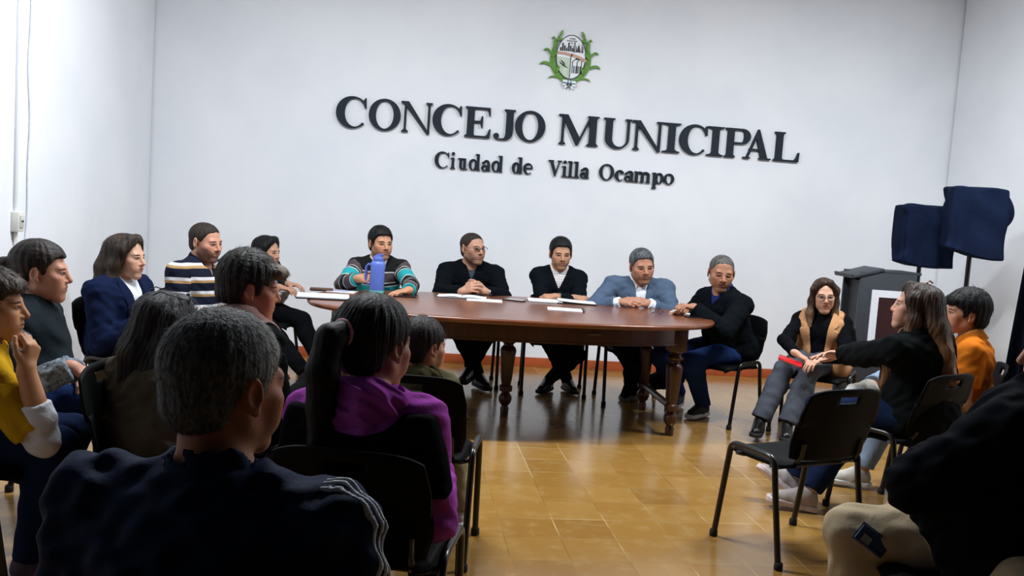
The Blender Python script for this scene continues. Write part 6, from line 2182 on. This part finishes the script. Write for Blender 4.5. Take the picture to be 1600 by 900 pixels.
# -- 16 woman with glasses pushed up on her head
b = person('woman with long dark hair and glasses pushed up on top of her head', 'black chair under the woman with glasses on her head', dict(
    head=at_d(262, 514, 3.3), hs=1.04, face=22, hface=70, hpitch=14, lean=10, w=1.1, s=0.97, bust=0.9, thick=1.05,
    armR=dict(wl=(0.16, 0.26, 0.64), fd=(0.6, 0.6, 0), pn=(0, 0, -1), curl=0.4), armL=dict(wl=(-0.14, 0.26, 0.64), fd=(0.6, 0.6, 0), pn=(0, 0, -1), curl=0.4),
    legR=dict(al=(0.12, 0.42, 0.09)), legL=dict(al=(-0.12, 0.42, 0.09))), chair_off=0.10, chair_face=96)
job(b.root, b, 'body', b.body(), MID, skin_mat('soft_skin', '#b58a76', brow='#3a302c', lip='#935850'))
locks = []
for s_ in (1, -1):
    locks.append([((s_ * 0.035, .02, .1), .03), ((s_ * 0.074, -.005, .045), .03), ((s_ * 0.082, -.03, -.05), .036), ((s_ * 0.085, -.06, -.15), .04), ((s_ * 0.08, -.075, -.26), .036), ((s_ * 0.07, -.08, -.36), .018)])
    locks.append([((s_ * 0.035, -.07, .05), .05), ((s_ * 0.045, -.105, -.08), .05), ((s_ * 0.05, -.12, -.22), .045), ((s_ * 0.04, -.125, -.38), .018)])
jh = job(b.root, b, 'hair', b.hair_long(locks, 0.011, ), MID, hair_mat('grey_streaked_black_hair', '#0e0e10', '#2c2c2f', grad=(0.0, 0.075, '#77777a', 1)))
jh['post'] = _st(b, 4000, 0.06, 0.0008, 0.06, 13, down=0.6, jitter=0.15)
job(b.root, b, 'top', b.top(0.016, 'long', neck=0.064, cuff=0.01, fold=0.006), 0.007, cloth('taupe_knit', '#4c463a', 500, 0.35))
job(b.root, b, 'trousers', b.trousers(), 0.01, BLACK_TR)
shoes(b, BLK_LEATHER, BLACK_SOLE, 0.009)
worn_glasses(b, '#101012', rx=0.027, rz=0.021, th=0.002, up=0.112, back=0.055)

# -- 17 man with grey cropped hair, nearest the camera
b = person('grey-haired man in a dark tracksuit top with striped sleeve, seen from behind', 'black chair under the grey-haired man in the tracksuit top', dict(
    head=at_d(355, 605, 1.5), hs=0.99, face=13, hface=44, hpitch=4, hroll=0, lean=8, side=2, w=1.06, s=1.03, thick=1.12, facew=1.0, shw=0.185, neckr=0.058, neckf=0.03, neckh=0.165, hipz=0.51, ears=True, shdrop=-0.01,
    armR=dict(wl=(0.2, 0.3, 0.66), fd=(0, 1, 0), pn=(0, 0, -1), curl=0.4), armL=dict(wl=(-0.2, 0.3, 0.66), fd=(0, 1, 0), pn=(0, 0, -1), curl=0.4),
    legR=dict(al=(0.14, 0.42, 0.09)), legL=dict(al=(-0.14, 0.42, 0.09))))
job(b.root, b, 'body', b.body(), 0.003, skin_mat('tanned_skin', '#a8694a', brow='#3a3230', beard=0.2, blush=0.5))
jh = job(b.root, b, 'hair', b.hair_short(0.008, 0.010, dict(front=0.07, temple=0.045, side=0.03, burn=-0.022, nape=-0.085), tex=0.001), 0.003, hair_mat('grey_hair_lit_front', '#1a1b1c', '#717376', 0.3, 0.8, rough=0.6, stretch=(150, 150, 70), grad=(-0.03, 0.07, '#a5a39f', 1)))  # greyer front hair; the unlit back and lamplit front are painted in too
jh['post'] = _st(b, 22000, 0.009, 0.0004, 0.16, 17, jitter=0.25)
TRACK = cloth('navy_track_fabric', '#15213a', 900, 0.3, rough=0.65)
job(b.root, b, 'track_top', b.top(0.024, 'long', neck=0.066, cuff=0.01, fold=0.009, shoulder=1.1, hem=-0.12), 0.007, TRACK)
up_ = nrm(b.hx(0, -0.018, -0.045) - b.nb)
cg = G().u(cone(b.nb - up_ * 0.01, b.nb + up_ * 0.055, 0.086, 0.078)).s_(cone(b.nb - up_ * 0.03, b.nb + up_ * 0.12, 0.072, 0.070), 0.003)
cg.i(plane(b.nb + up_ * 0.05 - b.Fs * 0.0, up_ + b.Fs * 0.4), 0.005)
cg.d(ripple(((0.3, 1, 0.2), 0.06, 0.002, 0), ((1, 0.2, 0.6), 0.045, 0.0015, 1)))
job(b.root, b, 'stand_collar', cg, 0.005, TRACK)
STRIPE = cloth('white_stripe_tape', '#b9bcc2', 800, 0.2)
for k in (-1, 0, 1):
    E_, W_ = b.arm['R']; S_ = b.sh['R']
    ax_ = nrm(E_ - S_)
    out_ = nrm(np.cross(ax_, b.F) * -1) if np.dot(np.cross(ax_, b.F) * -1, b.R) > 0 else nrm(np.cross(ax_, b.F))
    fw_ = np.cross(out_, ax_)
    def fstripe(P, k=k, S_=np.asarray(S_, f32), a_=np.asarray(ax_, f32), o_=np.asarray(out_, f32), f_=np.asarray(fw_, f32)):
        q = P - S_
        return np.maximum(np.abs(q @ f_ - f32(k * 0.017 - 0.012)) - f32(0.0045), f32(0.0) - (q @ o_))
    sg_ = b.top(0.0265, 'long', neck=0.066, cuff=0.01, fold=0.009, shoulder=1.1, hem=-0.12)
    sg_.i(Prim(fstripe), 0.001).i(plane(S_ + ax_ * 0.24, ax_)).i(plane(S_ + b.R * -0.03, -b.R))
    job(b.root, b, 'sleeve_stripe', sg_, 0.004, STRIPE)
job(b.root, b, 'trousers', b.trousers(), 0.01, NAVY_TR)
shoes(b, BLK_LEATHER, BLACK_SOLE, 0.009)

# -- 18 woman with the ponytail
b = person('woman with a black ponytail in a purple hooded top and dark vest', 'black chair under the woman with the ponytail', dict(
    head=at_d(586, 540, 2.5), hs=1.08, face=14, hface=40, hpitch=4, hroll=0, lean=3, w=1.04, s=1.0, thick=0.86, neckr=0.048, facew=1.0, shw=0.16, hipz=0.515,
    armR=dict(wl=(0.16, 0.28, 0.64), fd=(0, 1, 0), pn=(0, 0, -1), curl=0.4), armL=dict(wl=(-0.14, 0.28, 0.64), fd=(0, 1, 0), pn=(0, 0, -1), curl=0.4),
    legR=dict(al=(0.12, 0.40, 0.09)), legL=dict(al=(-0.12, 0.42, 0.09))))
job(b.root, b, 'body', b.body(), HIRES, skin_mat('bronze_skin', '#9c6a52', brow='#171110', lip='#8a4c44'))
g = b.hair_short(0.012, 0.008, dict(front=0.066, temple=0.05, side=0.012, burn=-0.02, nape=-0.07), tex=0.002)
tail = [((0, -.115, .035), .032), ((-.005, -.155, .02), .036), ((-.01, -.165, -.06), .04), ((-.012, -.15, -.15), .04), ((-.012, -.14, -.24), .034), ((-.012, -.135, -.31), .014)]
for (a_, ra), (c_, rc) in zip(tail, tail[1:]): g.u(cone(b.hx(*a_), b.hx(*c_), ra * b.hs, rc * b.hs), 0.012)
jh = job(b.root, b, 'hair', g, HIRES, hair_mat('jet_black_hair', '#050506', '#121217', stretch=(80, 20, 12), spec=0.18))
jh['post'] = _st(b, 3000, 0.022, 0.0006, 0.0, 19, down=0.4, jitter=0.04)
job(b.root, b, 'hair_tie', G().u(ell(b.hx(0, -0.122, 0.034), (0.04, 0.012, 0.04), b.HM)), 0.004, plain('pink_elastic', '#c77f96', 0.6))
PURP = cloth('purple_fleece', '#9a45a0', 500, 0.35)
job(b.root, b, 'hoodie', b.top(0.016, 'long', neck=0.064, cuff=0.01, fold=0.006), 0.006, PURP)
hood = G().u(ell(b.nb - b.Fs * 0.06 + b.S * 0.012, (0.115, 0.06, 0.05), b.TM)).u(cone(b.nb - b.Fs * 0.05 + b.Rs * 0.09, b.nb + b.Fs * 0.06 + b.Rs * 0.075 - b.S * 0.03, 0.034, 0.03), 0.03).u(cone(b.nb - b.Fs * 0.05 - b.Rs * 0.09, b.nb + b.Fs * 0.06 - b.Rs * 0.075 - b.S * 0.03, 0.034, 0.03), 0.03)
hood.u(ell(b.nb - b.Fs * 0.09 - b.S * 0.035, (0.085, 0.035, 0.05), b.TM), 0.03)
hood.d(ripple(((1, 0.2, 0.6), 0.07, 0.005, 0), ((0.4, 1, 0.5), 0.05, 0.004, 1), ((0.5, 0.2, 1), 0.035, 0.002, 2)))
hood.s_(cone(b.nb - b.S * 0.02, b.hx(0, -0.018, -0.02), 0.058, 0.062), 0.006)
job(b.root, b, 'hood', hood, 0.005, PURP)
vs_ = b.top(0.030, 'short', neck=0.07, fold=0.004)
vs_.s_(ell(b.nb - b.Fs * 0.10 + b.S * 0.0, (0.125, 0.12, 0.085), b.TM), 0.02).i(plane(b.nb - b.S * 0.022, b.S), 0.02).i(plane(b.nb + b.Fs * 0.02, b.Fs), 0.01)
for n, sg in (('R', 1), ('L', -1)): vs_.i(plane(b.sh[n] + b.Rs * sg * 0.052, b.Rs * sg + b.S * 0.25), 0.03)
job(b.root, b, 'vest', vs_, 0.007, VST)
job(b.root, b, 'trousers', b.trousers(), 0.01, BLACK_TR)
shoes(b, BLK_LEATHER, BLACK_SOLE, 0.009)

# -- 19 little boy beside her
b = person('small boy in an olive jacket seated beside the woman with the ponytail', 'black chair under the small boy in the olive jacket', dict(
    head=at_d(662, 542, 3.67), hs=0.94, face=11, hface=55, hpitch=4, lean=2, w=0.80, s=0.72, thick=0.95, neckr=0.043, facew=1.0, jaw=0.85, nose=0.7, neckf=0.02, neckh=0.118, hipz=0.515, shw=0.172,
    armR=dict(wl=(0.12, 0.22, 0.58), fd=(0, 1, 0), pn=(0, 0, -1), curl=0.4), armL=dict(wl=(-0.12, 0.22, 0.58), fd=(0, 1, 0), pn=(0, 0, -1), curl=0.4),
    legR=dict(al=(0.16, 0.26, 0.08), size=1.15), legL=dict(al=(-0.06, 0.28, 0.08), size=1.15)), chair_off=0.0)
job(b.root, b, 'body', b.body(), 0.004, skin_mat('child_skin', '#c58f72', brow='#2b1d17', lip='#b0685c', blush=0.35))
jh = job(b.root, b, 'hair', b.hair_short(0.010, 0.010, dict(front=0.05, temple=0.03, side=0.022, burn=0.0, nape=-0.06), tex=0.002), 0.004, hair_mat('child_brown_hair', '#0f0b0a', '#2d231e'))
jh['post'] = _st(b, 4000, 0.022, 0.0006, 0.03, 23, jitter=0.14)
OLIVE = cloth('olive_fleece', '#5d5840', 500, 0.35)
job(b.root, b, 'jacket', b.top(0.018, 'long', neck=0.058, cuff=0.0, fold=0.005), 0.006, OLIVE)
hood = G().u(ell(b.nb - b.Fs * 0.05 + b.S * 0.01, (0.085, 0.045, 0.036), b.TM)).u(cone(b.nb - b.Fs * 0.03 + b.Rs * 0.068, b.nb + b.Fs * 0.05 + b.Rs * 0.05 - b.S * 0.02, 0.026, 0.022), 0.03).u(cone(b.nb - b.Fs * 0.03 - b.Rs * 0.068, b.nb + b.Fs * 0.05 - b.Rs * 0.05 - b.S * 0.02, 0.026, 0.022), 0.03)
hood.d(ripple(((1, 0.2, 0.6), 0.06, 0.004, 0), ((0.4, 1, 0.5), 0.045, 0.003, 1)))
hood.s_(cone(b.nb - b.S * 0.02, b.hx(0, -0.018, -0.02), 0.046, 0.05), 0.006)
job(b.root, b, 'hood', hood, 0.005, OLIVE)
job(b.root, b, 'trousers', b.trousers(0.012, 0.022), 0.007, cloth('khaki_cotton', '#8d8468', 700, 0.3))
shoes(b, plain('white_trainer', '#a9a6a0', 0.7), WHITE_SOLE, 0.006)

# the empty chair in the right foreground
chair(1.770, 3.732, -20.7, 'empty black chair standing alone in the open floor at the right')

run_jobs()
